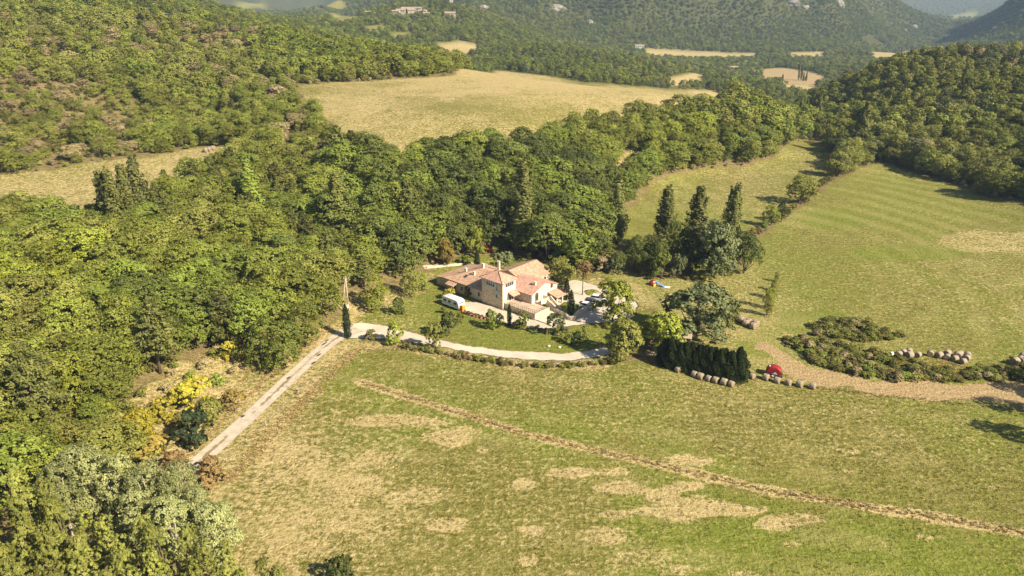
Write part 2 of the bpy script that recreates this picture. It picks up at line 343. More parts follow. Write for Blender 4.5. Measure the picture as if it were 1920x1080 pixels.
LEAF = {
 'oak': leaf_mat('oak', (0.1, 0.124, 0.018), (0.28, 0.302, 0.05)),
 'green': leaf_mat('green', (0.084, 0.118, 0.018), (0.24, 0.285, 0.044)),
 'olive': leaf_mat('olive', (0.12, 0.136, 0.026), (0.32, 0.318, 0.07)),
 'lime': leaf_mat('lime', (0.14, 0.172, 0.02), (0.33, 0.355, 0.048)),
 'dark': leaf_mat('dark', (0.036, 0.052, 0.013), (0.118, 0.138, 0.03)),
 'deep': leaf_mat('deep', (0.066, 0.092, 0.018), (0.185, 0.212, 0.042)),
 'yellow': leaf_mat('yellow', (0.21, 0.19, 0.018), (0.45, 0.39, 0.045)),
 'amber': leaf_mat('amber', (0.17, 0.13, 0.028), (0.35, 0.26, 0.06)),
 'rust': leaf_mat('rust', (0.13, 0.09, 0.032), (0.29, 0.19, 0.08)),
 'brown': leaf_mat('brown', (0.2, 0.16, 0.075), (0.43, 0.345, 0.18)),
 'silver': leaf_mat('silver', (0.105, 0.13, 0.036), (0.4, 0.41, 0.17)),
 'sage': leaf_mat('sage', (0.07, 0.09, 0.034), (0.195, 0.215, 0.085)),
 'cypress': leaf_mat('cypress', (0.014, 0.027, 0.011), (0.051, 0.074, 0.024), 0.12),
 'poplar': leaf_mat('poplar', (0.07, 0.085, 0.022), (0.21, 0.21, 0.056)),
 'gold_poplar': leaf_mat('gold_poplar', (0.08, 0.098, 0.016), (0.34, 0.345, 0.075)),
 'pine': leaf_mat('pine', (0.068, 0.088, 0.022), (0.23, 0.235, 0.062), 0.15),
 'straw': leaf_mat('straw', (0.46, 0.34, 0.16), (0.78, 0.6, 0.33), 0.45),
 'rough': leaf_mat('rough', (0.182, 0.150, 0.046), (0.468, 0.351, 0.143), 0.3),
 'turf': leaf_mat('turf', (0.12, 0.13, 0.024), (0.3, 0.26, 0.075), 0.3),
 'bramble': leaf_mat('bramble', (0.065, 0.078, 0.018), (0.235, 0.2, 0.05)),
}

# ------------------------------------------------------------------ ground sheets
def set_kind(o, kind): o['kind'] = kind; return o
XX = AA * np.exp(SS); YY = np.exp(SS)
ZZ = zat(XX, YY)
_ja = (fbm(XX / 5, YY / 5, 3) - 0.5) * 6 / YY; _js = (fbm(XX / 5 + 40, YY / 5 - 7, 3) - 0.5) * 6 / YY     # ragged outlines, metres
_jb = (fbm(XX / 2, YY / 2, 3) - 0.5) * 1.2 / YY; _jc = (fbm(XX / 2 + 40, YY / 2 - 7, 3) - 0.5) * 1.2 / YY
M = {k: inside(AA + (_jb if k in ('drive', 'yard', 'lawn') else _ja), SS + (_jc if k in ('drive', 'yard', 'lawn') else _js), p).astype(float) for k, p in REGP.items()}
def soft(m):
    for _ in range(2):
        m = np.pad(m, 1, 'edge'); m = (m[:-2, 1:-1] + 2 * m[1:-1, 1:-1] + m[2:, 1:-1]) / 4; m = np.pad(m, 1, 'edge'); m = (m[1:-1, :-2] + 2 * m[1:-1, 1:-1] + m[1:-1, 2:]) / 4
    return m
M = {k: soft(m) for k, m in M.items()}
UU, VV = project(XX, YY, ZZ)
nb = fbm(XX / 22, YY / 22, 4); nb2 = fbm(XX / 45 + 9, YY / 45, 4); nb3 = fbm(XX / 7, YY / 7, 4); nb4 = fbm(XX / 4.5, YY / 1.6, 4)
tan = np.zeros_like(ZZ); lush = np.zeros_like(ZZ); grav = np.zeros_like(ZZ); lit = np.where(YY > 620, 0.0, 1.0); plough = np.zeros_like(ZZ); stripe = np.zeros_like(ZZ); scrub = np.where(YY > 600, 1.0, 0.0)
tan += np.where(YY > 620, 0.1, 0.25 * (nb - 0.3)); lush += np.where(YY > 620, 0.4, 0.0)
def paint(k, **kw):
    m = M[k]; scrub[:] = scrub * (1 - m)
    for n, val in kw.items():
        arr = globals()[n]; arr[:] = arr * (1 - m) + m * val
_mo = 0.12 + 0.22 * (nb2 - 0.45) * 2 + 0.34 * sstep(950, 450, UU) * sstep(640, 820, VV) - 0.30 * sstep(1100, 1700, UU) * sstep(840, 960, VV)
paint('meadow', lit=0, tan=_mo, lush=0.30 + 0.75 * (nb - 0.5) * 2 + 0.38 * sstep(900, 1500, UU) * sstep(860, 1000, VV) + 0.2 * sstep(760, 690, VV), plough=0, grav=0)
_pa = 0.16 + 0.45 * (nb2 - 0.5) * 2
paint('pasture', lit=0, tan=_pa * 0.8 + 0.06, lush=0.50 + 0.5 * (nb - 0.5) * 2, plough=0, grav=0)
paint('lower_pasture', lit=0, tan=0.22 + 0.4 * (nb2 - 0.5) * 2, lush=0.48 + 0.5 * (nb - 0.5) * 2)
paint('golden_field', lit=0, tan=0.66 + 0.65 * (nb2 - 0.5) * 2 + 0.6 * (nb - 0.5), lush=0.0)
paint('hay_strip', lit=0, tan=0.55 + 0.5 * (nb - 0.5), lush=0.25)
paint('verge', lit=0.05, tan=0.62 + 0.5 * (nb3 - 0.5), lush=0.1)
paint('bank', lit=0.12, tan=0.66, lush=0.0)
paint('lawn', lit=0, tan=0.08 + 0.5 * (nb - 0.5) * 2 + 0.2 * sstep(860, 760, UU), lush=0.62)
paint('gap', lit=0.15, tan=0.5)
for k in ('drive', 'yard'): paint(k, lit=0, grav=1, tan=0, lush=0)
for k in ('grass_patch', 'grass_island'): paint(k, lit=0, grav=0, tan=0.0, lush=0.85)
paint('track', lit=0, plough=0.92 + 0.5 * (nb3 - 0.55), tan=0.4)
paint('mound', lit=0, tan=0.62 + 0.5 * (nb3 - 0.5), plough=0.22)
for k in ('stubble', 'far_stubble', 'far_field_a', 'far_field_b', 'far_field_c', 'mid_field'): paint(k, lit=0, plough=0.35, tan=0.95)
paint('far_plough', lit=0.2, plough=0.7, tan=0)
for k in ('mid_green', 'hill_meadow', 'hill_meadow_b', 'hill_meadow_c', 'plain_field', 'plain_field_b', 'far_green'): paint(k, lit=0, lush=0.5, tan=0.3)
# worn straw patches in the meadow
for u, v, ru, rv, w in [(1075, 888, 36, 9, 1), (1160, 914, 44, 12, 1), (1232, 932, 36, 12, 1), (1290, 956, 74, 24, 1), (1392, 958, 50, 10, 1), (1482, 976, 58, 15, 1), (1280, 912, 32, 8, 1), (1330, 900, 25, 7, .5), (985, 908, 18, 10, .9), (1000, 995, 22, 9, .9),
        (1285, 862, 46, 11, .9), (1150, 885, 30, 8, .6), (840, 822, 44, 14, .8), (740, 790, 90, 12, .7), (650, 905, 60, 45, .5), (690, 865, 60, 20, .5), (560, 860, 70, 40, .35), (830, 985, 45, 13, .7), (780, 930, 60, 14, .4), (1115, 1005, 60, 16, .5), (1480, 1020, 20, 6, .8), (1280, 1068, 60, 10, .6),
        (1730, 1008, 22, 7, .8), (1640, 1020, 40, 8, .4), (1400, 1075, 50, 12, .5), (1595, 848, 12, 4, .6), (1650, 850, 10, 4, .6), (1860, 912, 14, 5, .6), (1590, 884, 16, 5, .7), (905, 845, 12, 6, .7), (870, 808, 30, 9, .6), (620, 945, 60, 20, .4), (700, 980, 90, 30, .3), (560, 990, 80, 40, .4), (1200, 1050, 60, 20, .4), (990, 1052, 16, 8, .8), (1160, 965, 30, 6, .5),
        (1160, 548, 40, 14, .55), (1120, 530, 40, 8, .4), (1200, 570, 22, 18, .5)]:
    q = ((UU - u) / ru) ** 2 + ((VV - v) / rv) ** 2
    q = np.where(np.abs(YY - hit(u, v)[1]) < 60, q, 99); w = w * (0.72 if ru < 26 else 0.92)
    tan += w * 1.0 * sstep(1.7, 0.2, q + (nb3 - 0.5) * 1.8 + (nb4 - 0.5) * 2.6); lush -= w * 0.4 * sstep(1.5, 0.5, q)
# bright green flush beside the bramble
for u, v, ru, rv, w in [(1530, 595, 60, 12, 1.4), (1500, 605, 40, 18, 0.8), (1430, 650, 50, 20, .5), (1700, 475, 120, 16, .4), (1560, 410, 60, 20, .3)]:
    q = ((UU - u) / ru) ** 2 + ((VV - v) / rv) ** 2
    lush += w * sstep(1.4, 0.3, q) * (YY < 300); tan -= w * sstep(1.4, 0.3, q) * (YY < 300)
# straw line under the old fence
_fl = np.array([hit(u, v)[:2] for u, v in [(675, 716), (760, 742), (900, 787), (1000, 817), (1150, 852), (1300, 887), (1450, 921), (1600, 946), (1750, 969), (1930, 1001)]])
_fd = np.full(XX.shape, 99.0); _near = (YY > 70) & (YY < 150)
for a_, b_ in zip(_fl[:-1], _fl[1:]):
    d_ = b_ - a_; t_ = np.clip(((XX[_near] - a_[0]) * d_[0] + (YY[_near] - a_[1]) * d_[1]) / (d_ @ d_), 0, 1)
    _fd[_near] = np.minimum(_fd[_near], np.hypot(XX[_near] - a_[0] - t_ * d_[0], YY[_near] - a_[1] - t_ * d_[1]))
_fm = sstep(1.5, 0.5, _fd + (nb3 - 0.5) * 1.6); tan = tan * (1 - _fm) + 1.15 * _fm; lush = lush * (1 - _fm)
# mown arcs of the big pasture and faint rows elsewhere
cx, cy, _ = hit(1420, 500)
rad = np.hypot(XX - cx, (YY - cy) * 0.8)
arc = sstep(0.25, 0.85, 0.5 + 0.5 * np.sin(rad / 1.5 + 4 * (nb2 - 0.5)))
stripe += M['pasture'] * sstep(22, 34, rad) * arc * sstep(0.30, 0.6, nb) * 0.5 + M['pasture'] * sstep(0.5, 0.7, nb2) * 0.25
row = 0.5 + 0.5 * np.sin((XX * 0.20 + YY * 0.98) / 1.15 + 2.5 * (nb2 - 0.5))
stripe += M['meadow'] * row * sstep(0.45, 0.65, nb3) * 0.45
row2 = 0.5 + 0.5 * np.sin((XX * 0.9 + YY * 0.4) / 1.6)
stripe += (M['golden_field'] * 0.25 + M['lower_pasture'] * 0.4) * row2 * sstep(0.45, 0.6, nb)
cov = np.stack([tan, lush, grav, np.ones_like(tan)], -1).clip(-0.5, 1.5); cov2 = np.stack([lit, plough, stripe.clip(0, 1), scrub], -1)
# every face belongs to one ground piece
def cell(k): m = inside((AA[:-1, :-1] + AA[1:, 1:]) / 2, (SS[:-1, :-1] + SS[1:, 1:]) / 2, REGP[k]); return m
owner = np.zeros((NR - 1, NC - 1), int)
PIECES = [('hillside', []), ('meadow', ['meadow']), ('pasture', ['pasture', 'mound']), ('lower_pasture', ['lower_pasture']), ('golden_field', ['golden_field']), ('hay_field', ['hay_strip']),
          ('lawn', ['lawn']), ('driveway', ['drive', 'yard']), ('dirt_track', ['track']), ('valley_field', ['stubble', 'far_field_a', 'far_field_b', 'far_field_c', 'far_plough', 'far_stubble', 'mid_field', 'mid_green'])]
for i, (nm, ks) in enumerate(PIECES):
    for k in ks: owner[cell(k)] = i
def grid_mesh(name, verts, quads, attrs, mat):
    used, inv = np.unique(quads, return_inverse=True)
    me = bpy.data.meshes.new(name); nq = len(quads)
    me.vertices.add(len(used)); me.vertices.foreach_set('co', verts[used].astype(np.float32).ravel())
    me.loops.add(nq * 4); me.loops.foreach_set('vertex_index', inv.reshape(-1).astype(np.int32))
    me.polygons.add(nq); me.polygons.foreach_set('loop_start', np.arange(0, nq * 4, 4, dtype=np.int32))
    me.polygons.foreach_set('use_smooth', np.ones(nq, bool))
    for an, av in attrs.items():
        at = me.attributes.new(an, 'FLOAT_COLOR', 'POINT'); at.data.foreach_set('color', av[used].astype(np.float32).ravel())
    me.update(calc_edges=True); me.validate(); me.materials.append(mat)
    o = bpy.data.objects.new(name, me); COL.objects.link(o); return o
_idx = np.arange(NR * NC).reshape(NR, NC)
_q = np.stack([_idx[:-1, :-1], _idx[:-1, 1:], _idx[1:, 1:], _idx[1:, :-1]], -1)
_v = np.stack([XX, YY, ZZ], -1).reshape(-1, 3)
GROUND_LABEL = {'hillside': 'wooded hills and far mountains round the valley', 'meadow': 'large olive green meadow with straw coloured worn patches below the farm', 'pasture': 'mown green pasture right of the farm',
  'lower_pasture': 'small curved pasture beyond the poplars', 'golden_field': 'dry golden field on the shelf above the wood', 'hay_field': 'narrow pale mown field between the wooded slopes',
  'lawn': 'green lawn round the farmhouse', 'driveway': 'pale gravel drive and yard of the farmhouse', 'dirt_track': 'bare brown dirt track beside the bramble', 'valley_field': 'pale stubble fields in the far valley'}
for i, (nm, ks) in enumerate(PIECES):
    q = _q[owner == i]
    if len(q) == 0: continue
    o = grid_mesh(nm, _v, q, {'cov': cov.reshape(-1, 4), 'cov2': cov2.reshape(-1, 4)}, MAT['ground'])
    set_kind(o, 'structure'); o['label'] = GROUND_LABEL[nm]

# concrete lane: slab sheets on the ground
def strip(name, pts, widths, mat, lift=0.05, step=1.0, cat=None):
    w = [np.array(hit(u, v)) for u, v in pts]
    P2 = np.array([p[:2] for p in w]); d = np.r_[0, np.cumsum(np.hypot(*np.diff(P2, axis=0).T))]
    n = max(2, int(d[-1] / step)); t = np.linspace(0, d[-1], n)
    x = np.interp(t, d, P2[:, 0]); y = np.interp(t, d, P2[:, 1]); wd = np.interp(t, d, widths)
    ker = np.ones(5) / 5
    if n > 12:
        xs = np.convolve(np.pad(x, 2, 'edge'), ker, 'valid'); ys = np.convolve(np.pad(y, 2, 'edge'), ker, 'valid'); x, y = xs, ys
    tx = np.gradient(x); ty = np.gradient(y); l = np.hypot(tx, ty); nx, ny = -ty / l, tx / l
    return x, y, nx, ny, wd, t
def lane_mat():
    m, nt, out = new_mat('lane_concrete'); b = NB(nt); p = b.geo_pos()
    uv = b.sep(b.attr('lane').outputs['Color'])             # r across 0..1, g along in metres/100
    n = b.noise(p, 0.8, 6, 0.65); n2 = b.noise(p, 6, 4, 0.6)
    base = b.ramp(b.math('ADD', b.math('MULTIPLY', n, .6), b.math('MULTIPLY', n2, .4)), [(0.35, (0.32, 0.27, 0.21)), (0.5, (0.44, 0.38, 0.30)), (0.66, (0.52, 0.455, 0.37))])
    mid = b.math('ABSOLUTE', b.math('SUBTRACT', uv[0], 0.5))
    w = b.math('ADD', mid, b.math('MULTIPLY', b.math('SUBTRACT', n, 0.5), 0.35))
    weeds = b.math('MULTIPLY', b.sst(w, 0.12, 0.03), b.sst(b.noise(p, 0.16, 2), 0.34, 0.50))
    col = b.mix(b.math('MULTIPLY', weeds, 0.85), base, (0.17, 0.13, 0.055))
    edge = b.sst(b.math('ADD', mid, b.math('MULTIPLY', b.math('SUBTRACT', n, 0.5), 0.25)), 0.44, 0.5)
    col = b.mix(b.math('MULTIPLY', edge, 0.8), col, (0.26, 0.20, 0.10))
    nt.links.new(b.principled(col, 0.9, b.bump(n2, 0.4, 0.03), 0.2), out.inputs[0]); return m
def ribbon(name, pts, widths, mat, lift, label, step=1.0, nx_=7):
    x, y, nx, ny, wd, t = strip(name, pts, widths, mat, lift, step)
    k = np.linspace(-0.5, 0.5, nx_)
    X = x[:, None] + nx[:, None] * wd[:, None] * k; Y = y[:, None] + ny[:, None] * wd[:, None] * k; Z = zat(X, Y) + lift
    v = np.stack([X, Y, Z], -1).reshape(-1, 3); n = len(x)
    ii = np.arange(n * nx_).reshape(n, nx_); q = np.stack([ii[:-1, :-1], ii[:-1, 1:], ii[1:, 1:], ii[1:, :-1]], -1).reshape(-1, 4)[:, ::-1]
    lan = np.stack([np.broadcast_to(k + 0.5, X.shape), np.broadcast_to(t[:, None] / 100, X.shape), X * 0, X * 0 + 1], -1).reshape(-1, 4)
    o = grid_mesh(name, v, q, {'lane': lan}, mat); set_kind(o, 'structure'); o['label'] = label; return o
LANE = lane_mat()
ribbon('lane', [(300, 930), (345, 888), (392, 850), (470, 779), (540, 713), (590, 667), (625, 638), (650, 622), (672, 614)], [3.3, 3.3, 3.2, 3.1, 3.1, 3.1, 3.2, 4.0, 4.8], LANE, 0.07, 'pale concrete lane climbing from the meadow corner to the farm')
ribbon('garden_path', [(792, 502), (815, 500), (840, 498), (870, 494), (890, 493)], [1.6] * 5, LANE, 0.06, 'pale garden path behind the farmhouse', 0.6, 4)
# dark tar patches on the lane
TAR = plain('tar', (0.06, 0.055, 0.05), 0.9, 0.2, 4)
for u, v, w, l in [(455, 781, 0.7, 0.9), (588, 681, 0.6, 1.6), (598, 666, 0.5, 1.6), (541, 709, 0.5, 1.3), (608, 645, 0.5, 2.0), (613, 639, 0.5, 1.4)]:
    x, y, z = hit(u, v); a = R(67); bm = bmesh.new()
    vs = []
    for k in range(8):
        th = k * math.pi / 4 + .2; rr = 0.85 + 0.3 * ((k * 37 % 10) / 10)
        px_, py_ = math.cos(th) * l / 2 * rr, math.sin(th) * w / 2 * rr
        X_, Y_ = x + px_ * math.cos(a) - py_ * math.sin(a), y + px_ * math.sin(a) + py_ * math.cos(a)
        vs.append(bm.verts.new((X_, Y_, zat1(X_, Y_) + 0.085)))
    bm.faces.new(vs); me = bpy.data.meshes.new('tar_patch'); bm.to_mesh(me); bm.free(); me.materials.append(TAR)
    o = bpy.data.objects.new('tar_patch', me); COL.objects.link(o); set_kind(o, 'structure')
print('ground', time.time() - T0)

# ------------------------------------------------------------------ plants: meshes
def norm(v): return v / (np.linalg.norm(v, axis=-1, keepdims=True) + 1e-9)
def rdir(g, n): return norm(g.normal(size=(n, 3)))
def leaves(g, c, nrm, L, W, var, jit=0.55, up=0.0):
    """one small kite-shaped face per leaf clump"""
    n = len(c); nn = norm(nrm + g.normal(size=(n, 3)) * jit + np.array([0, 0, up]))
    t = norm(np.cross(nn, rdir(g, n))); b = np.cross(nn, t)
    L = L * g.uniform(0.65, 1.35, (n, 1)); W = W * g.uniform(0.65, 1.35, (n, 1))
    fold = nn * (L * g.uniform(-0.25, 0.25, (n, 1)))
    v = np.stack([c - t * L, c + b * W - t * L * 0.15 + fold, c + t * L, c - b * W + t * L * 0.1 + fold], 1)
    return v, np.repeat(var, 4)
def leaf_mesh(name, V, var, mat):
    n = len(V); me = bpy.data.meshes.new(name)
    me.vertices.add(n * 4); me.vertices.foreach_set('co', V.astype(np.float32).ravel())
    me.loops.add(n * 4); me.loops.foreach_set('vertex_index', np.arange(n * 4, dtype=np.int32))
    me.polygons.add(n); me.polygons.foreach_set('loop_start', np.arange(0, n * 4, 4, dtype=np.int32))
    at = me.attributes.new('var', 'FLOAT', 'POINT'); at.data.foreach_set('value', var.astype(np.float32))
    me.update(calc_edges=True); me.materials.append(mat); return me
def tubes_mesh(name, tubes, mat, sides=6):
    vs, fs = [], []
    for pts, rad in tubes:
        pts = [Vector(p) for p in pts]; base = len(vs)
        for i, p in enumerate(pts):
            d = (pts[min(i + 1, len(pts) - 1)] - pts[max(i - 1, 0)]).normalized()
            x = d.orthogonal().normalized(); y = d.cross(x)
            for k in range(sides):
                th = 2 * math.pi * k / sides; vs.append(p + (x * math.cos(th) + y * math.sin(th)) * rad[i])
        for i in range(len(pts) - 1):
            for k in range(sides):
                a = base + i * sides + k; b_ = base + i * sides + (k + 1) % sides
                fs.append((a, b_, b_ + sides, a + sides))
        fs.append(tuple(base + (len(pts) - 1) * sides + k for k in range(sides)))
        fs.append(tuple(base + k for k in reversed(range(sides))))
    me = bpy.data.meshes.new(name); me.from_pydata([tuple(v) for v in vs], [], fs); me.materials.append(mat)
    for p in me.polygons: p.use_smooth = True
    return me

def broad_parts(seed, h=10.0, w=8.0, n=2600, leaf=0.30, base=0.22, lobes=11, clumps=22, crk=.06):
    """clumpy broadleaf crown: lobes > clumps > leaf faces"""
    g = np.random.default_rng(seed); cz0 = h * base; ch = h - cz0
    lc = []; lr = []
    for i in range(lobes):
        th = g.uniform(0, 2 * math.pi); zz = g.uniform(0.12, 0.86); prof = math.sin(math.pi * min(0.98, max(0.08, zz * 0.86 + 0.12))) ** 0.7
        rr = math.sqrt(g.uniform(0.05, 1)) * w * 0.5 * prof * 0.68
        lc.append((rr * math.cos(th), rr * math.sin(th), cz0 + ch * zz)); lr.append(w * g.uniform(0.14, 0.24))
    lc.append((g.normal() * .05 * w, g.normal() * .05 * w, cz0 + ch * 0.82)); lr.append(w * 0.2)
    lc = np.array(lc); lr = np.array(lr); K = len(lc)
    per = np.maximum(3, (clumps * (lr / lr.mean()) ** 2).astype(int))
    li = np.repeat(np.arange(K), per); d = rdir(g, len(li)); d[:, 2] = np.where(d[:, 2] < -0.45, -d[:, 2], d[:, 2])
    cc = lc[li] + d * lr[li][:, None] * g.uniform(0.72, 1.08, (len(li), 1)) * np.array([1, 1, 0.95])
    dist = np.linalg.norm(cc[:, None] - lc[None], axis=-1) / lr[None]
    dist[np.arange(len(li)), li] = 9
    keep = dist.min(1) > 0.70
    cc, d, li = cc[keep], d[keep], li[keep]
    cr = w * crk * g.uniform(0.7, 1.4, len(cc)); cv = g.uniform(0, 1, len(cc)); lv = g.uniform(0, 1, K)
    m = max(4, n // len(cc)); ci = np.repeat(np.arange(len(cc)), m)
    e = norm(rdir(g, len(ci)) + d[ci] * 0.75)
    c = cc[ci] + e * cr[ci][:, None] * g.uniform(0.35, 1.15, (len(ci), 1)) * np.array([1, 1, 0.75])
    c[:, 2] = np.clip(c[:, 2], 0.15, None)
    var = np.clip(0.5 * cv[ci] + 0.25 * lv[li[ci]] + g.uniform(0, 0.35, len(ci)) - 0.05, 0, 1)
    V, vv = leaves(g, c, e * 0.7 + d[ci] * 0.6, leaf, leaf * 0.72, var, 0.40, 0.05)
    tubes = [([(0, 0, -0.4), (g.normal() * .08, g.normal() * .08, cz0), (g.normal() * .2, g.normal() * .2, cz0 + ch * 0.45)], [h * 0.026, h * 0.02, h * 0.008])]
    for k in range(min(6, K)):
        q = lc[k]; s = Vector((0, 0, cz0 * g.uniform(0.7, 1.2))); mid = s.lerp(Vector(q), 0.55) + Vector((0, 0, -0.3))
        tubes.append(([s, mid, Vector(q)], [h * 0.012, h * 0.008, h * 0.003]))
    return V, vv, tubes
def poplar_parts(seed, h=18.0, w=4.0, n=3600, leaf=0.26, stems=1, lean=0.0):
    g = np.random.default_rng(seed); Cs = []; Ds = []; Vs = []; tubes = []
    for s in range(stems):
        ox, oy = (g.normal() * w * 0.18, g.normal() * w * 0.18) if stems > 1 else (0, 0); hs = h * (1 if s == 0 else g.uniform(0.8, 0.97)); ws = w * (0.62 if stems > 1 else 1)
        nb_ = int(100 / (1 if stems == 1 else 1.5))
        for i in range(nb_):                        # upswept feathers of foliage
            z0 = hs * (0.03 + 0.84 * i / nb_) ; prof = (math.sin(math.pi * min(0.97, 0.20 + 0.70 * z0 / hs)) ** 0.8) * (1.16 - 0.92 * z0 / hs)
            th = i * 2.4 + g.normal() * .4; rr = ws * 0.5 * prof * g.uniform(0.35, 1.0); L = hs * g.uniform(0.09, 0.16)
            k = max(12, n // (nb_ * stems)); t = g.uniform(0, 1, k)
            base = np.array([ox + math.cos(th) * rr * 0.35, oy + math.sin(th) * rr * 0.35, z0]); tip = np.array([ox + math.cos(th) * rr * 0.85, oy + math.sin(th) * rr * 0.85, z0 + L])
            c = base + (tip - base) * t[:, None]; wob = rdir(g, k); c = c + wob * np.array([1, 1, 1.2]) * (ws * 0.13 * (1.25 - 0.9 * z0 / hs) * (1.15 - 0.75 * t))[:, None]
            c[:, 0] += lean * (c[:, 2] / h) ** 2
            Cs.append(c); Ds.append(wob * 0.7 + np.array([math.cos(th), math.sin(th), 0.15])); Vs.append(np.clip(g.uniform(0, .55) + g.uniform(0, .45, k), 0, 1))
        tubes.append(([(ox, oy, -0.4), (ox, oy, hs * 0.4), (ox + lean * .7, oy, hs * 0.85)], [hs * 0.014, hs * 0.010, hs * 0.003]))
    c = np.concatenate(Cs); d = np.concatenate(Ds); v = np.concatenate(Vs)
    V, vv = leaves(g, c, d, leaf, leaf * 0.7, v, 0.5, 0.15); return V, vv, tubes
def cone_parts(seed, h=6.0, w=1.6, n=1500, leaf=0.13, full=0.5, pw=0.8):
    """cypress / thuja: dense flame with upright sprays"""
    g = np.random.default_rng(seed); t = g.beta(1.15, 1.25, n); prof = np.sin(np.pi * np.clip(full * 0.42 + t * (0.98 - full * 0.42), 0, 1)) ** pw
    th = g.uniform(0, 2 * np.pi, n); ridge = 0.86 + 0.14 * np.sin(th * 5 + t * 9 + seed) + 0.1 * np.sin(th * 2.0 + t * 17)
    r = w * 0.5 * prof * ridge * np.sqrt(g.uniform(0.45, 1.15, n))
    c = np.stack([r * np.cos(th), r * np.sin(th), 0.05 + t * h * 0.985], 1)
    d = np.stack([np.cos(th), np.sin(th), np.full(n, 0.25)], 1)
    nn = norm(d + g.normal(size=(n, 3)) * 0.35); tt = norm(np.array([0, 0, 1.0]) + d * 0.35 + g.normal(size=(n, 3)) * 0.25); b = norm(np.cross(nn, tt))
    L = leaf * g.uniform(0.9, 2.2, (n, 1)); W = leaf * g.uniform(0.4, 0.8, (n, 1))
    V = np.stack([c - tt * L * .6, c + b * W, c + tt * L, c - b * W], 1)
    return V, np.repeat(np.clip(g.uniform(0, 1, n) * 0.7 + 0.3 * (np.sin(th * 5 + t * 9 + seed) * .5 + .5), 0, 1), 4), [([(0, 0, -0.3), (0, 0, h * 0.5)], [0.12, 0.05])]
def pine_parts(seed, h=12.0, w=6.5, n=2600, leaf=0.24, bare=0.28):
    g = np.random.default_rng(seed); Cs, Ds, Vs = [], [], []; tubes = []
    lx, ly = g.normal() * .3, g.normal() * .3
    nw = 11
    for i in range(nw):
        f = bare + (1 - bare) * (i + 0.3) / nw; z = h * f; rr = w * 0.5 * (1.04 - (f - bare) / (1 - bare)) ** 0.75 * g.uniform(0.75, 1.1); kb = 5 if i < nw - 3 else 4
        for k in range(kb):
            th = 2 * math.pi * (k + g.uniform(-.3, .3)) / kb + i * 0.9; r_ = rr * g.uniform(0.65, 1.1)
            p0 = np.array([lx * f, ly * f, z]); p1 = np.array([lx * f + math.cos(th) * r_, ly * f + math.sin(th) * r_, z + r_ * g.uniform(0.0, 0.22)])
            if i % 2 == 0: tubes.append(([tuple(p0), tuple((p0 + p1) / 2), tuple(p1)], [h * .006, h * .004, h * .0015]))
            m = max(8, n // (nw * 5)); t = g.uniform(0.3, 1.05, m); side = np.array([-math.sin(th), math.cos(th), 0])
            c = p0 + (p1 - p0) * t[:, None] + side * (g.normal(size=(m, 1)) * 0.30 * r_ * (1.2 - t[:, None])) + np.array([0, 0, 1]) * g.normal(size=(m, 1)) * 0.16
            Cs.append(c); Ds.append(np.tile([0, 0, 0.9], (m, 1)) + (p1 - p0) * 0.12); Vs.append(np.clip(g.uniform(0, .5) + g.uniform(0, .5, m), 0, 1))
    tubes.insert(0, ([(0, 0, -0.4), (lx * .4, ly * .4, h * .45), (lx, ly, h * 0.98)], [h * .02, h * .014, h * .003]))
    c = np.concatenate(Cs); V, vv = leaves(g, c, np.concatenate(Ds), leaf, leaf * 0.42, np.concatenate(Vs), 0.6); return V, vv, tubes
def shrub_parts(seed, h=2.5, w=3.0, n=900, leaf=0.17, lobes=6):
    return broad_parts(seed, h, w, n, leaf, 0.03, lobes, 16)
def plume_parts(seed, h=15.0, w=5.0):
    V, vv, tubes = broad_parts(seed, h, w, 10500, 0.125, 0.05, 30, 15)
    z = np.clip(V[..., 2] / h, 0, 1); sh = 1.18 - 0.72 * z ** 1.6
    V[..., 0] = V[..., 0] * sh + 1.5 * z ** 1.5; V[..., 1] = V[..., 1] * sh
    tubes = [([Vector((p[0] * .5 + 1.5 * max(0, p[2] / h) ** 1.5, p[1] * .5, p[2])) for p in map(Vector, pts_)], [r_ * .6 for r_ in rd_]) for pts_, rd_ in tubes]; return V, vv, tubes
def bare_tubes(seed, h=5.0, depth=4):
    g = random.Random(seed); tubes = []
    def grow(p, d, L, r, k):
        q = p + d * L; tubes.append(([p, (p + q) / 2 + Vector((g.gauss(0, L * .05), g.gauss(0, L * .05), 0)), q], [r, r * .8, r * .55]))
        if k == 0: return
        for i in range(3 if k < 3 else 4):
            nd = (d + Vector((g.gauss(0, .55), g.gauss(0, .55), g.gauss(0.1, .25)))).normalized(); grow(p + d * L * g.uniform(.55, 1), nd, L * g.uniform(.55, .75), r * .5, k - 1)
    grow(Vector((0, 0, -0.2)), Vector((0, 0, 1)), h * 0.36, h * 0.017, depth - 1); return tubes

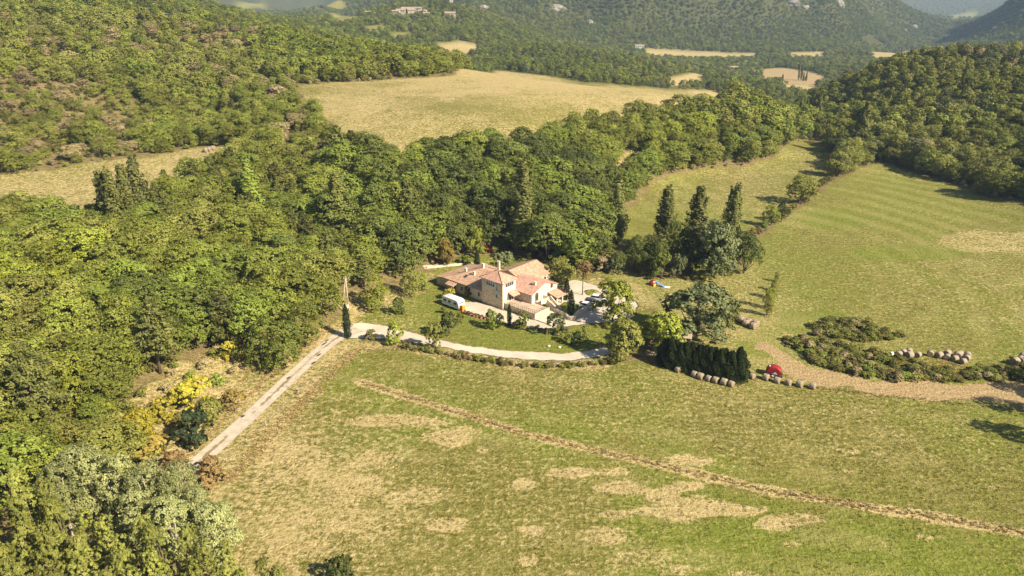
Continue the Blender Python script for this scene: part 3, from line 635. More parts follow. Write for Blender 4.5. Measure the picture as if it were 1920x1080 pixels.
PROTO = {}
def proto(key, parts, leafkey, bark='bark'):
    V, vv, tubes = parts
    me = leaf_mesh('crown_' + key, V, vv, LEAF[leafkey]); tr = tubes_mesh('trunk_' + key, tubes, MAT[bark], 5)
    PROTO[key] = (me, tr, float(V[..., 2].max()), float(np.percentile(np.hypot(V[..., 0], V[..., 1]), 97) * 2)); return key
COUNT = {}
def empty(name, loc, rz=0, sc=(1, 1, 1)):
    o = bpy.data.objects.new(name, None); COL.objects.link(o); o.location = loc; o.rotation_euler = (0, 0, rz); o.scale = sc; o.empty_display_size = 0.5; return o
def tag(o, label, cat, group=None):
    o['label'] = label; o['category'] = cat
    if group: o['group'] = group
    return o
def child(name, me, parent):
    o = bpy.data.objects.new(name, me); COL.objects.link(o); o.parent = parent; return o
def plant(name, key, loc, h, w, label, cat, group=None, rz=None, trunk=True):
    me, tr, ph, pw = PROTO[key]
    r = empty(name, loc, random.uniform(0, 6.28) if rz is None else rz, (w / pw, w / pw, h / ph))
    child('crown', me, r)
    if trunk: child('trunk', tr, r)
    return tag(r, label, cat, group)
random.seed(5)
def plant_px(name, key, u, v, vtop, wpx, label, cat, group=None, **kw):
    """foot at picture point (u, v); crown reaches vtop; wpx wide"""
    x, y, z = hit(u, v); s = pxm(x, y, z)
    ct = math.hypot(x, y) / math.sqrt(x * x + y * y + (CAMZ - z) ** 2)
    return plant(name, key, (x, y, z - 0.05), (v - vtop) / (s * ct), wpx / s, label, cat, group, **kw)

SHADES = ['oak', 'green', 'olive', 'lime', 'deep', 'dark', 'sage', 'brown', 'yellow']
for j, sh in enumerate(SHADES):
    for k in range(3):
        proto(f'broad_{sh}_{k}', broad_parts(100 + j * 10 + k, 10, 8.0, 8000, 0.15, 0.04, (15, 20, 26)[k], (62, 52, 44)[k], crk=.046), sh)
for k in range(3): proto(f'pine_{k}', pine_parts(300 + k, 12, 7.0, 3400, 0.27, 0.2 + 0.1 * k), 'pine')
for k in range(3): proto(f'poplar_{k}', poplar_parts(320 + k, 18, 4.4, 6000, 0.19), 'poplar')
proto('poplar_multi', poplar_parts(330, 18, 9.0, 15000, 0.23, 4), 'poplar')
proto('poplar_twin', poplar_parts(331, 16, 6.2, 7500, 0.19, 2), 'poplar')
proto('poplar_green', poplar_parts(332, 16, 4.5, 3800, 0.26), 'green')
for k in range(3): proto(f'cypress_{k}', cone_parts(340 + k, 6, 1.5, 1700, 0.12), 'cypress')
for k in range(3): proto(f'thuja_{k}', cone_parts(350 + k, 6, 3.0, 5600, 0.12, 1.0, 0.66), 'cypress')
for j, sh in enumerate(['dark', 'olive', 'lime', 'yellow', 'rust', 'green', 'sage', 'bramble', 'amber', 'cypress', 'brown']):
    for k in range(2): proto(f'shrub_{sh}_{k}', shrub_parts(400 + j * 10 + k, 2.5, 3.0, 1500, 0.13, 8), sh)
for sh in ('amber', 'lime', 'sage', 'silver', 'rust', 'olive', 'yellow', 'deep'):
    proto(f'fine_{sh}', broad_parts(600 + len(sh) * 7, 8, 8.0, 6500, 0.19, 0.08, 17, 34), sh)
for k in range(4): proto(f'gpop_{k}', plume_parts(700 + k), 'gold_poplar')
for k in range(3): proto(f'white_{k}', broad_parts(720 + k, 13, 9, 11000, 0.15, 0.12, 17, 34), 'silver', 'bark_pale')
print('protos', time.time() - T0, sum(len(p[0].polygons) for p in PROTO.values()))

# ------------------------------------------------------------------ scatter by geometry nodes: only for uncountable masses
def join_meshes(name, key):
    me, tr, ph, pw = PROTO[key]
    bm = bmesh.new(); bm.from_mesh(me); off = len(bm.faces)
    m2 = bpy.data.meshes.new('tmp'); bm.to_mesh(m2); bm.free()
    return me
def scatter(name, pts, rot, scl, idx, meshes, label, kind='stuff'):
    lib = bpy.data.collections.new(name + '_library')
    for i, me in enumerate(meshes):
        o = bpy.data.objects.new(f'{name}_kind_{i:03d}', me); lib.objects.link(o)
    me = bpy.data.meshes.new(name); n = len(pts)
    me.vertices.add(n); me.vertices.foreach_set('co', np.asarray(pts, np.float32).ravel())
    a = me.attributes.new('rot', 'FLOAT_VECTOR', 'POINT'); a.data.foreach_set('vector', np.asarray(rot, np.float32).ravel())
    a = me.attributes.new('scl', 'FLOAT_VECTOR', 'POINT'); a.data.foreach_set('vector', np.asarray(scl, np.float32).ravel())
    a = me.attributes.new('idx', 'INT', 'POINT'); a.data.foreach_set('value', np.asarray(idx, np.int32))
    o = bpy.data.objects.new(name, me); COL.objects.link(o)
    ng = bpy.data.node_groups.new(name + '_nodes', 'GeometryNodeTree')
    ng.interface.new_socket('Geometry', in_out='INPUT', socket_type='NodeSocketGeometry'); ng.interface.new_socket('Geometry', in_out='OUTPUT', socket_type='NodeSocketGeometry')
    N, L = ng.nodes, ng.links
    gi = N.new('NodeGroupInput'); go = N.new('NodeGroupOutput'); ci = N.new('GeometryNodeCollectionInfo'); ip = N.new('GeometryNodeInstanceOnPoints')
    ci.inputs['Collection'].default_value = lib; ci.inputs['Separate Children'].default_value = True; ci.inputs['Reset Children'].default_value = True
    def na(nm, t):
        q = N.new('GeometryNodeInputNamedAttribute'); q.data_type = t; q.inputs['Name'].default_value = nm; return q.outputs['Attribute']
    L.new(gi.outputs[0], ip.inputs['Points']); L.new(ci.outputs[0], ip.inputs['Instance']); ip.inputs['Pick Instance'].default_value = True
    L.new(na('idx', 'INT'), ip.inputs['Instance Index']); L.new(na('rot', 'FLOAT_VECTOR'), ip.inputs['Rotation']); L.new(na('scl', 'FLOAT_VECTOR'), ip.inputs['Scale'])
    L.new(ip.outputs[0], go.inputs[0])
    md = o.modifiers.new('scatter', 'NODES'); md.node_group = ng
    o['kind'] = kind; o['label'] = label; return o

# ------------------------------------------------------------------ the woods
rng = np.random.default_rng(77)
def jgrid(y0, y1, d, amax=0.98):
    ys = np.arange(y0, y1, d); X, Y = [], []
    for y in ys:
        xs = np.arange(-amax * y, amax * y, d); X.append(xs); Y.append(np.full(len(xs), y))
    X = np.concatenate(X); Y = np.concatenate(Y)
    return X + rng.uniform(-.42, .42, len(X)) * d, Y + rng.uniform(-.42, .42, len(Y)) * d
cand = [np.stack(jgrid(86, 480, 5.0), 1), np.stack(jgrid(480, 900, 6.5), 1), np.stack(jgrid(900, 1500, 7.2), 1), np.stack(jgrid(1500, 2700, 8.6, 0.82), 1), np.stack(jgrid(2800, 5200, 26, 0.8), 1)]
TX, TY = np.concatenate(cand).T
TA, TS = TX / TY, np.log(TY)
op = np.zeros(len(TX), bool)
for k in OPEN: op |= inside(TA, TS, REGP[k])
for k in ('meadow', 'pasture', 'golden_field', 'lawn', 'hay_strip', 'lower_pasture', 'verge', 'drive'):   # keep crowns off the field edges
    for da, ds in ((1.5, 0), (-1.5, 0), (0, 1.5), (0, -1.5)): op |= inside(TA + da / TY, TS + ds / TY, REGP[k])
TZ = zat(TX, TY)
TU, TV = project(TX, TY, TZ)
op |= (TY < 133) & (TA > -0.36) ; op |= (TV > 760) & (TU > 240) & (TY < 140); op |= (TU > 1130) & (TV > 430) & (TY < 260) & (TU < 2000)
NN1 = fbm(TX / 60, TY / 60, 3); NN2 = fbm(TX / 35 + 8, TY / 35, 3); NN3 = fbm(TX / 130 + 3, TY / 130, 3)
hillL = (TY > 236) & (TA < -0.30) & (TY < 480)
sparse = hillL & (NN1 > 0.56) & (rng.random(len(TX)) < 0.45)
sparse |= (TY > 1300) & (fbm(TX / 60 - 4, TY / 110, 3) > 0.74)
# bare gaps: plain beyond the left ridge
sparse |= (TY > 2200) & (TA < -0.1) & (fbm(TX / 300, TY / 700, 3) > 0.50)
keep = ~op & ~sparse & (TV < 1400)
TX, TY, TZ, TU, TV, TA, NN1, NN2, NN3 = [q[keep] for q in (TX, TY, TZ, TU, TV, TA, NN1, NN2, NN3)]
n = len(TX); r1 = rng.random(n); r2 = rng.random(n); r3 = rng.random(n)
zone = np.full(n, 'far', object)
_bl = -0.17 + 0.16 * (NN1 - 0.5) * 2 + 0.10 * (r3 - 0.5); belt = (TY < 250) & (TA > _bl) & (TA < 0.16); leftw = (TY < 236) & (TA <= _bl)
hillL = (TY >= 225) & (TA < -0.16) & (TY < 500) & ~belt; scarp = (TY >= 225) & (TY < 420) & (TA >= 0.02) & (TA < 0.42); hillR = (TY < 620) & (TA >= 0.40); grove = (TY >= 380) & (TY < 520) & (TA >= -0.32) & (TA < 0.02)
zone[hillL] = 'slope'; zone[scarp] = 'scarp'; zone[hillR] = 'hill'; zone[grove] = 'grove'; zone[leftw] = 'lane'; zone[belt] = 'belt'
H = np.select([zone == 'belt', zone == 'lane', zone == 'slope', zone == 'scarp', zone == 'hill', zone == 'grove'],
              [8.5 + 6.5 * r1, 6.5 + 5.5 * r1 - 1.5 * (TY > 165), 4.0 + 5.6 * r1 ** 1.4, 7.0 + 5.5 * r1, 3.6 + 5.0 * r1 ** 1.4, 6.5 + 4.0 * r1], 4.0 + 5.0 * r1 ** 1.5)
H = H + 3.0 * ((zone == 'hill') & (TY < 345))
Wd = H * (0.70 + 0.42 * r2) + np.where(TY > 1500, 3.0, np.where(TY > 900, 2.0, 0.4))
edge_h = np.ones(n)
SH = np.full(n, 'oak', object)
pick = 0.70 * NN2 + 0.30 * r3
def setsh(m, tbl):
    q = np.clip((pick - 0.22) / 0.56, 0, 0.999)
    names = []; 
    for nm, c in tbl: names += [nm] * c
    names = np.array(names, object); SH[m] = names[(q[m] * len(names)).astype(int)]
setsh(zone == 'belt', [('dark', 3), ('deep', 5), ('green', 4), ('oak', 4), ('olive', 2), ('lime', 1)])
setsh(zone == 'lane', [('deep', 1), ('green', 3), ('oak', 5), ('olive', 3), ('lime', 2)])
setsh(zone == 'slope', [('green', 2), ('oak', 6), ('olive', 5), ('lime', 1), ('brown', 1)])
setsh(zone == 'scarp', [('deep', 2), ('green', 4), ('oak', 5), ('olive', 3), ('lime', 1)])
setsh(zone == 'hill', [('deep', 2), ('oak', 3), ('olive', 5), ('sage', 2), ('brown', 1)])
setsh(zone == 'grove', [('green', 3), ('oak', 5), ('olive', 2)])
setsh(zone == 'far', [('dark', 1), ('deep', 4), ('green', 2), ('oak', 3), ('sage', 2), ('olive', 2)])
m = (zone == 'slope') & (NN1 > 0.53) & (r3 > 0.35); SH[m] = np.where(r2[m] > 0.5, 'brown', 'olive'); H[m] *= 0.7
m = (zone == 'lane') & (r3 > 0.975); SH[m] = 'yellow'; H[m] *= 0.5; Wd[m] *= 0.6
PINE = ((zone == 'lane') & (NN1 < 0.50) & (r2 < 0.34)) | ((zone == 'belt') & (TA < -0.12) & (r2 < 0.18)) | ((zone == 'slope') & (r2 < 0.01))
# rank by how much of each plant the camera sees (front-to-back coverage count)
order = np.argsort(TY); seen = np.zeros(n); cover = np.zeros((270, 480), bool)
for i in order:
    if TY[i] > 620: break
    z = TZ[i]; s = pxm(TX[i], TY[i], z)
    u, v = project(TX[i], TY[i], z + H[i] * 0.55)
    ru, rv = Wd[i] * 0.45 * s / 4, H[i] * 0.45 * s / 4; u /= 4; v /= 4
    x0, x1, y0, y1 = int(max(0, u - ru)), int(min(479, u + ru)) + 1, int(max(0, v - rv)), int(min(269, v + rv)) + 1
    if x0 >= x1 or y0 >= y1: continue
    sub = cover[y0:y1, x0:x1]; seen[i] = (~sub).sum(); sub[:] = True
seen[(TY > 620)] = 0
big = np.argsort(-np.where(PINE, 0, seen))[:285]; indiv = np.zeros(n, bool); indiv[big[seen[big] > 3]] = True
indiv |= PINE & (seen > 6)
WHERE = {'belt': ('in the wood behind the farmhouse', 'broadleaf trees in the wood behind the farmhouse'), 'lane': ('in the wood above the concrete lane', 'broadleaf trees in the wood above the lane'),
  'slope': ('on the slope above the narrow mown field', 'broadleaf trees on the slope above the narrow field'), 'scarp': ('in the wood between golden field and small pasture', 'broadleaf trees below the golden field'),
  'hill': ('on the shaded hill beyond the big pasture', 'broadleaf trees on the hill beyond the pasture'), 'grove': ('in the grove behind the golden field', 'broadleaf trees of the grove behind the golden field'), 'far': ('on the far hills', 'broadleaf trees on the far hills')}
SHADE_WORD = {'oak': 'olive green', 'green': 'mid green', 'olive': 'dull olive', 'lime': 'yellow green', 'deep': 'deep green', 'dark': 'dark green', 'sage': 'grey green', 'brown': 'half bare brown', 'yellow': 'bright yellow'}
LANDM = [('the utility pole', 654, 540), ('the many stemmed poplar clump', 238, 380), ('the farmhouse chimneys', 880, 490), ('the orange garden tree', 838, 460), ('the tall wood poplar', 640, 390), ('the dark poplar behind the house', 980, 390), ('the bales on the narrow field', 393, 283),
  ('the left picture edge', 0, 600), ('the upper left corner', 0, 60), ('the yellow bank bushes', 310, 780), ('the golden field near corner', 750, 300), ('the golden field far tip', 862, 125), ('the dark row poplar', 1155, 400), ('the small pasture top', 1500, 265), ('the golden field end', 1370, 190), ('the big pasture far end', 1640, 300), ('the lower right hill edge', 1900, 360), ('the upper right hill crest', 1850, 90), ('the green wood poplar', 476, 350), ('the golden field near grove', 560, 170)]
from collections import defaultdict
buckets = defaultdict(list)
for i in np.nonzero(indiv)[0]:
    u, v = project(TX[i], TY[i], TZ[i] + H[i] * 0.6); q = [(math.hypot(u - a, v - c), nm) for nm, a, c in LANDM]; d_, nm = min(q)
    buckets[('dusky pine' if PINE[i] else SHADE_WORD[SH[i]] + ' broadleaf tree', nm)].append((d_, i))
NTH = ['nearest', 'second nearest', 'third nearest', 'fourth nearest', 'fifth nearest', 'sixth nearest', 'seventh nearest', 'eighth nearest', 'ninth nearest', 'tenth nearest'] + [s + ' nearest' for s in 'eleventh twelfth thirteenth fourteenth fifteenth sixteenth seventeenth eighteenth nineteenth twentieth'.split()] + ['%dth nearest' % k for k in range(24, 80)]
nb_ind = 0
for (what, nm), lst in buckets.items():
    for r_, (d_, i) in enumerate(sorted(lst)):
        loc = (TX[i], TY[i], TZ[i] - 0.1); gr = WHERE[zone[i]][1]; lab = f'{what}, {NTH[r_]} of its shade to {nm}' if not PINE[i] else f'{what} with layered branches, {NTH[r_]} such pine to {nm}'
        if PINE[i]: plant('pine_tree', f'pine_{int(r1[i] * 2.99)}', loc, H[i] * 1.12, Wd[i] * 0.75, lab, 'pine', gr.replace('broadleaf trees', 'pines'))
        else: plant('broadleaf_tree', f'broad_{SH[i]}_{int(r2[i] * 2.99)}', loc, H[i], Wd[i], lab, 'tree', gr)
        nb_ind += 1
rest = np.nonzero(~indiv)[0]
FARK = []; FMESH = []
for j, sh in enumerate(['oak', 'green', 'olive', 'lime', 'deep', 'dark', 'sage', 'brown', 'yellow']):
    for k in range(2):
        V, vv, tb = broad_parts(900 + j * 5 + k, 10, 8.0, 1900, 0.29, 0.03, 13, 26, .055); FMESH.append(leaf_mesh(f'far_{sh}_{k}', V, vv, LEAF[sh])); FARK.append((sh, 'f', k))
    for k in range(2):
        FMESH.append(PROTO[f'broad_{sh}_{k}'][0]); FARK.append((sh, 'n', k))
for k in range(2): FMESH.append(PROTO[f'pine_{k}'][0]); FARK.append(('pine', 'n', k))
kidx = {k: i for i, k in enumerate(FARK)}
idx = [kidx[('pine', 'n', int(r3[i] * 2))] if PINE[i] else kidx[(SH[i], 'n' if TY[i] < 330 else 'f', int(r3[i] * 37) % 2)] for i in rest]
pts = np.stack([TX, TY, TZ - 0.15], 1)[rest]; rot = np.zeros((len(rest), 3)); rot[:, 2] = rng.uniform(0, 6.28, len(rest))
scl = np.stack([Wd / 7.4, Wd / 7.4, H / 9.6], 1)[rest]
nearm = TY[rest] < 620
def sub_scatter(name, m, label):
    ii = np.nonzero(m)[0]; scatter(name, pts[ii], rot[ii], scl[ii], [idx[q] for q in ii], FMESH, label)
sub_scatter('forest', nearm, 'dense broadleaf wood covering the slopes round the farm')
sub_scatter('distant_forest', ~nearm, 'hazy woodland covering the far hills and valley')
print('woods', n, nb_ind, len(rest), time.time() - T0)

# ------------------------------------------------------------------ mesh helpers for built things
def mesh_obj(name, verts, faces, mat, parent=None, smooth=False, attr=None):
    me = bpy.data.meshes.new(name); me.from_pydata([tuple(v) for v in verts], [], [tuple(f) for f in faces]); me.materials.append(mat)
    if smooth:
        for p in me.polygons: p.use_smooth = True
    me.update()
    o = bpy.data.objects.new(name, me); COL.objects.link(o)
    if parent is not None: o.parent = parent
    return o
def box_vf(x0, x1, y0, y1, z0, z1, off=0):
    v = [(x0, y0, z0), (x1, y0, z0), (x1, y1, z0), (x0, y1, z0), (x0, y0, z1), (x1, y0, z1), (x1, y1, z1), (x0, y1, z1)]
    f = [(0, 3, 2, 1), (4, 5, 6, 7), (0, 1, 5, 4), (1, 2, 6, 5), (2, 3, 7, 6), (3, 0, 4, 7)]
    return v, [tuple(i + off for i in q) for q in f]
def boxes(name, bl, mat, parent=None):
    V, F = [], []
    for b_ in bl:
        v, f = box_vf(*b_, off=len(V)); V += v; F += f
    return mesh_obj(name, V, F, mat, parent)
def prism(name, poly, axis, a0, a1, mat, parent=None):
    """poly of 2-D points extruded along an axis: 'x' -> (y,z) points, 'y' -> (x,z), 'z' -> (x,y)"""
    mk = {'x': lambda p, a: (a, p[0], p[1]), 'y': lambda p, a: (p[0], a, p[1]), 'z': lambda p, a: (p[0], p[1], a)}[axis]
    n = len(poly); V = [mk(p, a0) for p in poly] + [mk(p, a1) for p in poly]
    F = [tuple(range(n)), tuple(range(2 * n - 1, n - 1, -1))] + [(i, i + n, (i + 1) % n + n, (i + 1) % n) for i in range(n)]
    o = mesh_obj(name, V, F, mat, parent); bm = bmesh.new(); bm.from_mesh(o.data); bmesh.ops.recalc_face_normals(bm, faces=bm.faces); bm.to_mesh(o.data); bm.free(); return o
def roof_slab(name, polys, mat, parent, th=0.16):
    """each polygon a sloping roof plane, given thickness; carries along-eave / up-slope coordinates"""
    V, F, T = [], [], []
    for poly in polys:
        P_ = [Vector(p) for p in poly]; nrm = (P_[1] - P_[0]).cross(P_[2] - P_[0]).normalized()
        if nrm.z < 0: P_.reverse(); nrm = -nrm
        up = Vector((0, 0, 1)) - nrm * nrm.z; up = up.normalized() if up.length > 1e-4 else Vector((1, 0, 0)); al = up.cross(nrm)
        o_ = len(V); n_ = len(P_)
        V += P_ + [p - Vector((0, 0, th)) for p in P_]
        F += [tuple(o_ + i for i in range(n_)), tuple(o_ + n_ + i for i in reversed(range(n_)))] + [(o_ + i, o_ + n_ + i, o_ + n_ + (i + 1) % n_, o_ + (i + 1) % n_) for i in range(n_)]
        T += [(p.dot(al), p.dot(up), 0.0) for p in P_] * 2
    o = mesh_obj(name, V, F, mat, parent)
    at = o.data.attributes.new('tile', 'FLOAT_VECTOR', 'POINT'); at.data.foreach_set('vector', np.array(T, np.float32).ravel()); return o
def tile_mat(name, cols):
    m, nt, out = new_mat(name); b = NB(nt)
    t = b.attr('tile').outputs['Vector']
    br = b.n.new('ShaderNodeTexBrick'); b._set(br.inputs['Vector'], t); br.inputs['Scale'].default_value = 1.0; br.inputs['Brick Width'].default_value = 0.26; br.inputs['Row Height'].default_value = 0.36
    br.inputs['Mortar Size'].default_value = 0.018; br.inputs['Color1'].default_value = (0, 0, 0, 1); br.inputs['Color2'].default_value = (1, 1, 1, 1); br.inputs['Mortar'].default_value = (0.2, 0.2, 0.2, 1); br.offset = 0.0
    n = b.noise(b.objco(), 1.6, 5, 0.7); n2 = b.noise(b.objco(), 0.35, 3)
    f = b.math('ADD', b.math('MULTIPLY', br.outputs['Color'], 0.34), b.math('ADD', b.math('MULTIPLY', n, 0.42), b.math('MULTIPLY', n2, 0.24)))
    col = b.ramp(f, [(0.22, cols[0]), (0.45, cols[1]), (0.62, cols[2]), (0.8, cols[3])])
    wv = b.n.new('ShaderNodeTexWave'); b._set(wv.inputs['Vector'], t); wv.inputs['Scale'].default_value = 1.25; wv.bands_direction = 'X'
    nt.links.new(b.principled(col, 0.85, b.bump(wv.outputs['Fac'], 0.5, 0.06), 0.2), out.inputs[0]); return m
def stone_mat(name, c0, c1, c2, sc=2.2):
    m, nt, out = new_mat(name); b = NB(nt); p = b.objco()
    vo = b.n.new('ShaderNodeTexVoronoi'); b._set(vo.inputs['Vector'], b.mapping(p, (1, 1, 1.7))); vo.inputs['Scale'].default_value = sc
    ve = b.n.new('ShaderNodeTexVoronoi'); ve.feature = 'DISTANCE_TO_EDGE'; b._set(ve.inputs['Vector'], b.mapping(p, (1, 1, 1.7))); ve.inputs['Scale'].default_value = sc
    n = b.noise(p, 1.2, 5, 0.65); s_ = b.sep(vo.outputs['Color'])[0]
    f = b.math('ADD', b.math('MULTIPLY', s_, 0.5), b.math('MULTIPLY', n, 0.5))
    col = b.ramp(f, [(0.25, c0), (0.5, c1), (0.75, c2)])
    joint = b.sst(ve.outputs['Distance'], 0.03, 0.09)
    col = b.mix(joint, b.mix(0.5, col, c2), col)
    nt.links.new(b.principled(col, 0.92, b.bump(b.math('ADD', joint, n), 0.6, 0.03), 0.15), out.inputs[0]); return m
TILE = tile_mat('roof_tile', [(0.28, 0.15, 0.10), (0.48, 0.275, 0.20), (0.58, 0.37, 0.29), (0.66, 0.47, 0.38)])
TILE_OLD = tile_mat('old_roof_tile', [(0.22, 0.13, 0.085), (0.41, 0.255, 0.17), (0.53, 0.36, 0.25), (0.62, 0.46, 0.33)])
STONE = stone_mat('rubble_stone', (0.40, 0.315, 0.20), (0.58, 0.47, 0.32), (0.68, 0.57, 0.42))
PLASTER = plain('lime_render', (0.68, 0.585, 0.44), 0.9, 0.10, 0.9, 0.15, bump=0.01)
PALE_STONE = plain('pale_stone', (0.58, 0.50, 0.39), 0.9, 0.12, 1.5, 0.15, bump=0.02)
WHITE = plain('white_paint', (0.72, 0.71, 0.68), 0.45, 0.05, 1.0, 0.4)
FRAME = plain('window_frame', (0.55, 0.53, 0.50), 0.5, 0.06, 2.0, 0.4)
WOOD = plain('weathered_wood', (0.26, 0.18, 0.11), 0.85, 0.25, 5.0, 0.2, bump=0.01)
WOOD_PALE = plain('grey_wood', (0.40, 0.33, 0.26), 0.85, 0.2, 4.0, 0.2)
IRON = plain('dark_iron', (0.05, 0.045, 0.04), 0.6, 0.2, 4.0, 0.4)
RUBBER = plain('rubber', (0.02, 0.02, 0.02), 0.8, 0.1, 4.0, 0.2)
RED = plain('red_paint', (0.26, 0.014, 0.018), 0.5, 0.10, 2.0, 0.5)
ORANGE = plain('orange_paint', (0.62, 0.25, 0.03), 0.6, 0.12, 2.0, 0.4)
BLUE = plain('blue_plastic', (0.12, 0.28, 0.55), 0.5, 0.08, 2.0, 0.4)
YELLOWP = plain('yellow_plastic', (0.65, 0.42, 0.05), 0.5, 0.08, 2.0, 0.4)
CARWHITE = plain('car_white', (0.74, 0.74, 0.74), 0.25, 0.03, 1.0, 0.5)
CARDARK = plain('car_dark', (0.045, 0.05, 0.06), 0.25, 0.05, 1.0, 0.5)
HAY = plain('hay_wrap', (0.31, 0.26, 0.20), 0.95, 0.22, 6.0, 0.1, bump=0.04)
HAYEND = plain('hay_end', (0.27, 0.205, 0.125), 0.98, 0.3, 9.0, 0.1, bump=0.05)
HAYNET = plain('pale_net_wrap', (0.60, 0.53, 0.44), 0.8, 0.12, 5.0, 0.2, bump=0.02)
def glass_mat():
    m, nt, out = new_mat('window_glass'); b = NB(nt)
    nt.links.new(b.principled((0.035, 0.045, 0.055), 0.08, None, 0.6), out.inputs[0]); return m
GLASS = glass_mat()

# ------------------------------------------------------------------ the farmhouse (local x runs along the shaded long wall, y along the sunlit gables)
fx, fy, fz = hit(942.4, 580)
HROT = math.atan2(-0.67, 0.74)
house = tag(empty('farmhouse', (fx, fy, fz), HROT), 'stone farmhouse with pink tiled roofs, square tower and front terrace', 'house')
e1 = Vector((math.cos(HROT), math.sin(HROT), 0)); e2 = Vector((-math.sin(HROT), math.cos(HROT), 0))
def hloc(x, y): p = Vector((fx, fy, 0)) + e1 * x + e2 * y; return p.x, p.y, zat1(p.x, p.y)
def hw(x, y): q = hloc(x, y); return q[2] - fz
G0 = -0.9
boxes('tower_wall', [(-6.8, 0, 0, 4.6, G0, 6.7)], STONE, house)
# the lime-rendered sunlit face of the tower
boxes('tower_render', [(0.002, 0.05, 0, 4.6, G0, 6.69)], PLASTER, house)
ov = 0.45
ap = (-3.4, 2.3, 8.25); tl = [(-6.8 - ov, -ov, 6.62), (0 + ov, -ov, 6.62), (0 + ov, 4.6 + ov, 6.62), (-6.8 - ov, 4.6 + ov, 6.62)]
roof_slab('tower_roof', [(tl[i], tl[(i + 1) % 4], ap) for i in range(4)], TILE, house)
hips = tubes_mesh('hip_tiles', [([Vector(c), Vector(ap)], [0.12, 0.12]) for c in tl], TILE_OLD); child('hip_tile', hips, house)
# gabled block B
prism('gable_wall', [(4.65, G0), (14.35, G0), (14.35, 3.8), (9.5, 5.55), (4.65, 3.8)], 'x', -1.6, 5.1, STONE, house)
prism('gable_render', [(4.65, G0), (14.35, G0), (14.35, 3.78), (9.5, 5.53), (4.65, 3.78)], 'x', 5.102, 5.15, PLASTER, house)
rb = roof_slab('gable_roof', [[(-2.6, 4.25, 3.72), (5.45, 4.25, 3.72), (5.45, 9.5, 5.72), (-2.6, 9.5, 5.72)], [(-2.6, 9.5, 5.72), (5.45, 9.5, 5.72), (5.45, 14.8, 3.70), (-2.6, 14.8, 3.70)]], TILE, house)
# rear block C, ridge across
prism('rear_wall', [(-11, G0), (-1, G0), (-1, 4.0), (-6, 5.85), (-11, 4.0)], 'y', 9.0, 19.0, PLASTER, house)
rc = roof_slab('rear_roof', [[(-0.5, 8.6, 3.92), (-0.5, 19.4, 3.92), (-6, 19.4, 6.02), (-6, 8.6, 6.02)], [(-6, 8.6, 6.02), (-6, 19.4, 6.02), (-11.5, 19.4, 3.92), (-11.5, 8.6, 3.92)]], TILE_OLD, house)
# long wing D with hipped end, and the lean-to D1
boxes('wing_wall', [(-20, -6.802, 0.35, 14, G0, 3.0)], STONE, house)
rd = roof_slab('wing_roof', [[(-20.4, -0.1, 2.85), (-6.6, -0.1, 2.95), (-6.6, 7.2, 5.0), (-14, 7.2, 4.95)], [(-14, 7.2, 4.95), (-6.6, 7.2, 5.0), (-6.6, 14.4, 2.95), (-20.4, 14.4, 2.85)], [(-20.4, 14.4, 2.85), (-20.4, -0.1, 2.85), (-14, 7.2, 4.95)]], TILE_OLD, house)
prism('lean_to_wall', [(-24, G0), (-20.002, G0), (-20.002, 2.7), (-24, 2.0)], 'y', 0.8, 12.5, STONE, house)
roof_slab('lean_to_roof', [[(-24.4, 0.4, 1.98), (-20.2, 0.4, 2.82), (-20.2, 12.9, 2.82), (-24.4, 12.9, 1.98)]], TILE_OLD, house)
def chimney(x, y, z0, z1, s, parent):
    c = boxes('chimney', [(x - s, x + s, y - s * .7, y + s * .7, z0, z1)], PLASTER, parent)
    boxes('chimney_cap', [(x - s - .08, x + s + .08, y - s * .7 - .08, y + s * .7 + .08, z1 + 0.002, z1 + 0.12)], PALE_STONE, parent); return c
chimney(-17.2, 4.8, 3.0, 4.75, 0.3, rd); chimney(-13.6, 4.2, 3.4, 4.9, 0.3, rd); chimney(-14.2, 8.0, 4.2, 5.9, 0.32, rd); chimney(-12.0, 11.5, 3.2, 6.1, 0.32, rd); chimney(3.6, 7.6, 4.4, 5.75, 0.3, rb)
for x, y, z in [(-15.6, 2.2, 3.51), (-10.2, 4.4, 4.18)]:                     # skylights lying in the wing roof
    sl = (5.0 - 2.95) / 7.3
    o = roof_slab('skylight', [[(x, y, z + .1), (x + .8, y, z + .1), (x + .8, y + 1.1, z + .1 + 1.1 * sl), (x, y + 1.1, z + .1 + 1.1 * sl)]], GLASS, rd, 0.1)
def window(parent, wall, a0, a1, z0, z1, off, n=1, frame=FRAME, fw=0.09, name='window', arch=False):
    """wall 'x': plane x = off, spans y; wall 'y': plane y = off, outward -y, spans x"""
    def B(p0, p1, q0, q1, d0, d1):
        return (off + d0, off + d1, p0, p1, q0, q1) if wall == 'x' else (p0, p1, off - d1, off - d0, q0, q1)
    fr = [B(a0 - fw, a1 + fw, z1, z1 + fw, 0.003, .09), B(a0 - fw, a1 + fw, z0 - fw, z0, 0.003, .12), B(a0 - fw, a0, z0, z1, 0.003, .09), B(a1, a1 + fw, z0, z1, 0.003, .09)]
    for i in range(1, n):
        m_ = a0 + (a1 - a0) * i / n; fr.append(B(m_ - .045, m_ + .045, z0, z1, 0.003, .085))
    w = boxes(name, fr, frame, parent)
    for i in range(n):
        p0 = a0 + (a1 - a0) * i / n + (.046 if i else 0.001); p1 = a0 + (a1 - a0) * (i + 1) / n - (.046 if i < n - 1 else 0.001)
        boxes('pane', [B(p0, p1, z0 + 0.001, z1 - 0.001, 0.004, .03)], GLASS, w)
    return w
tw = house
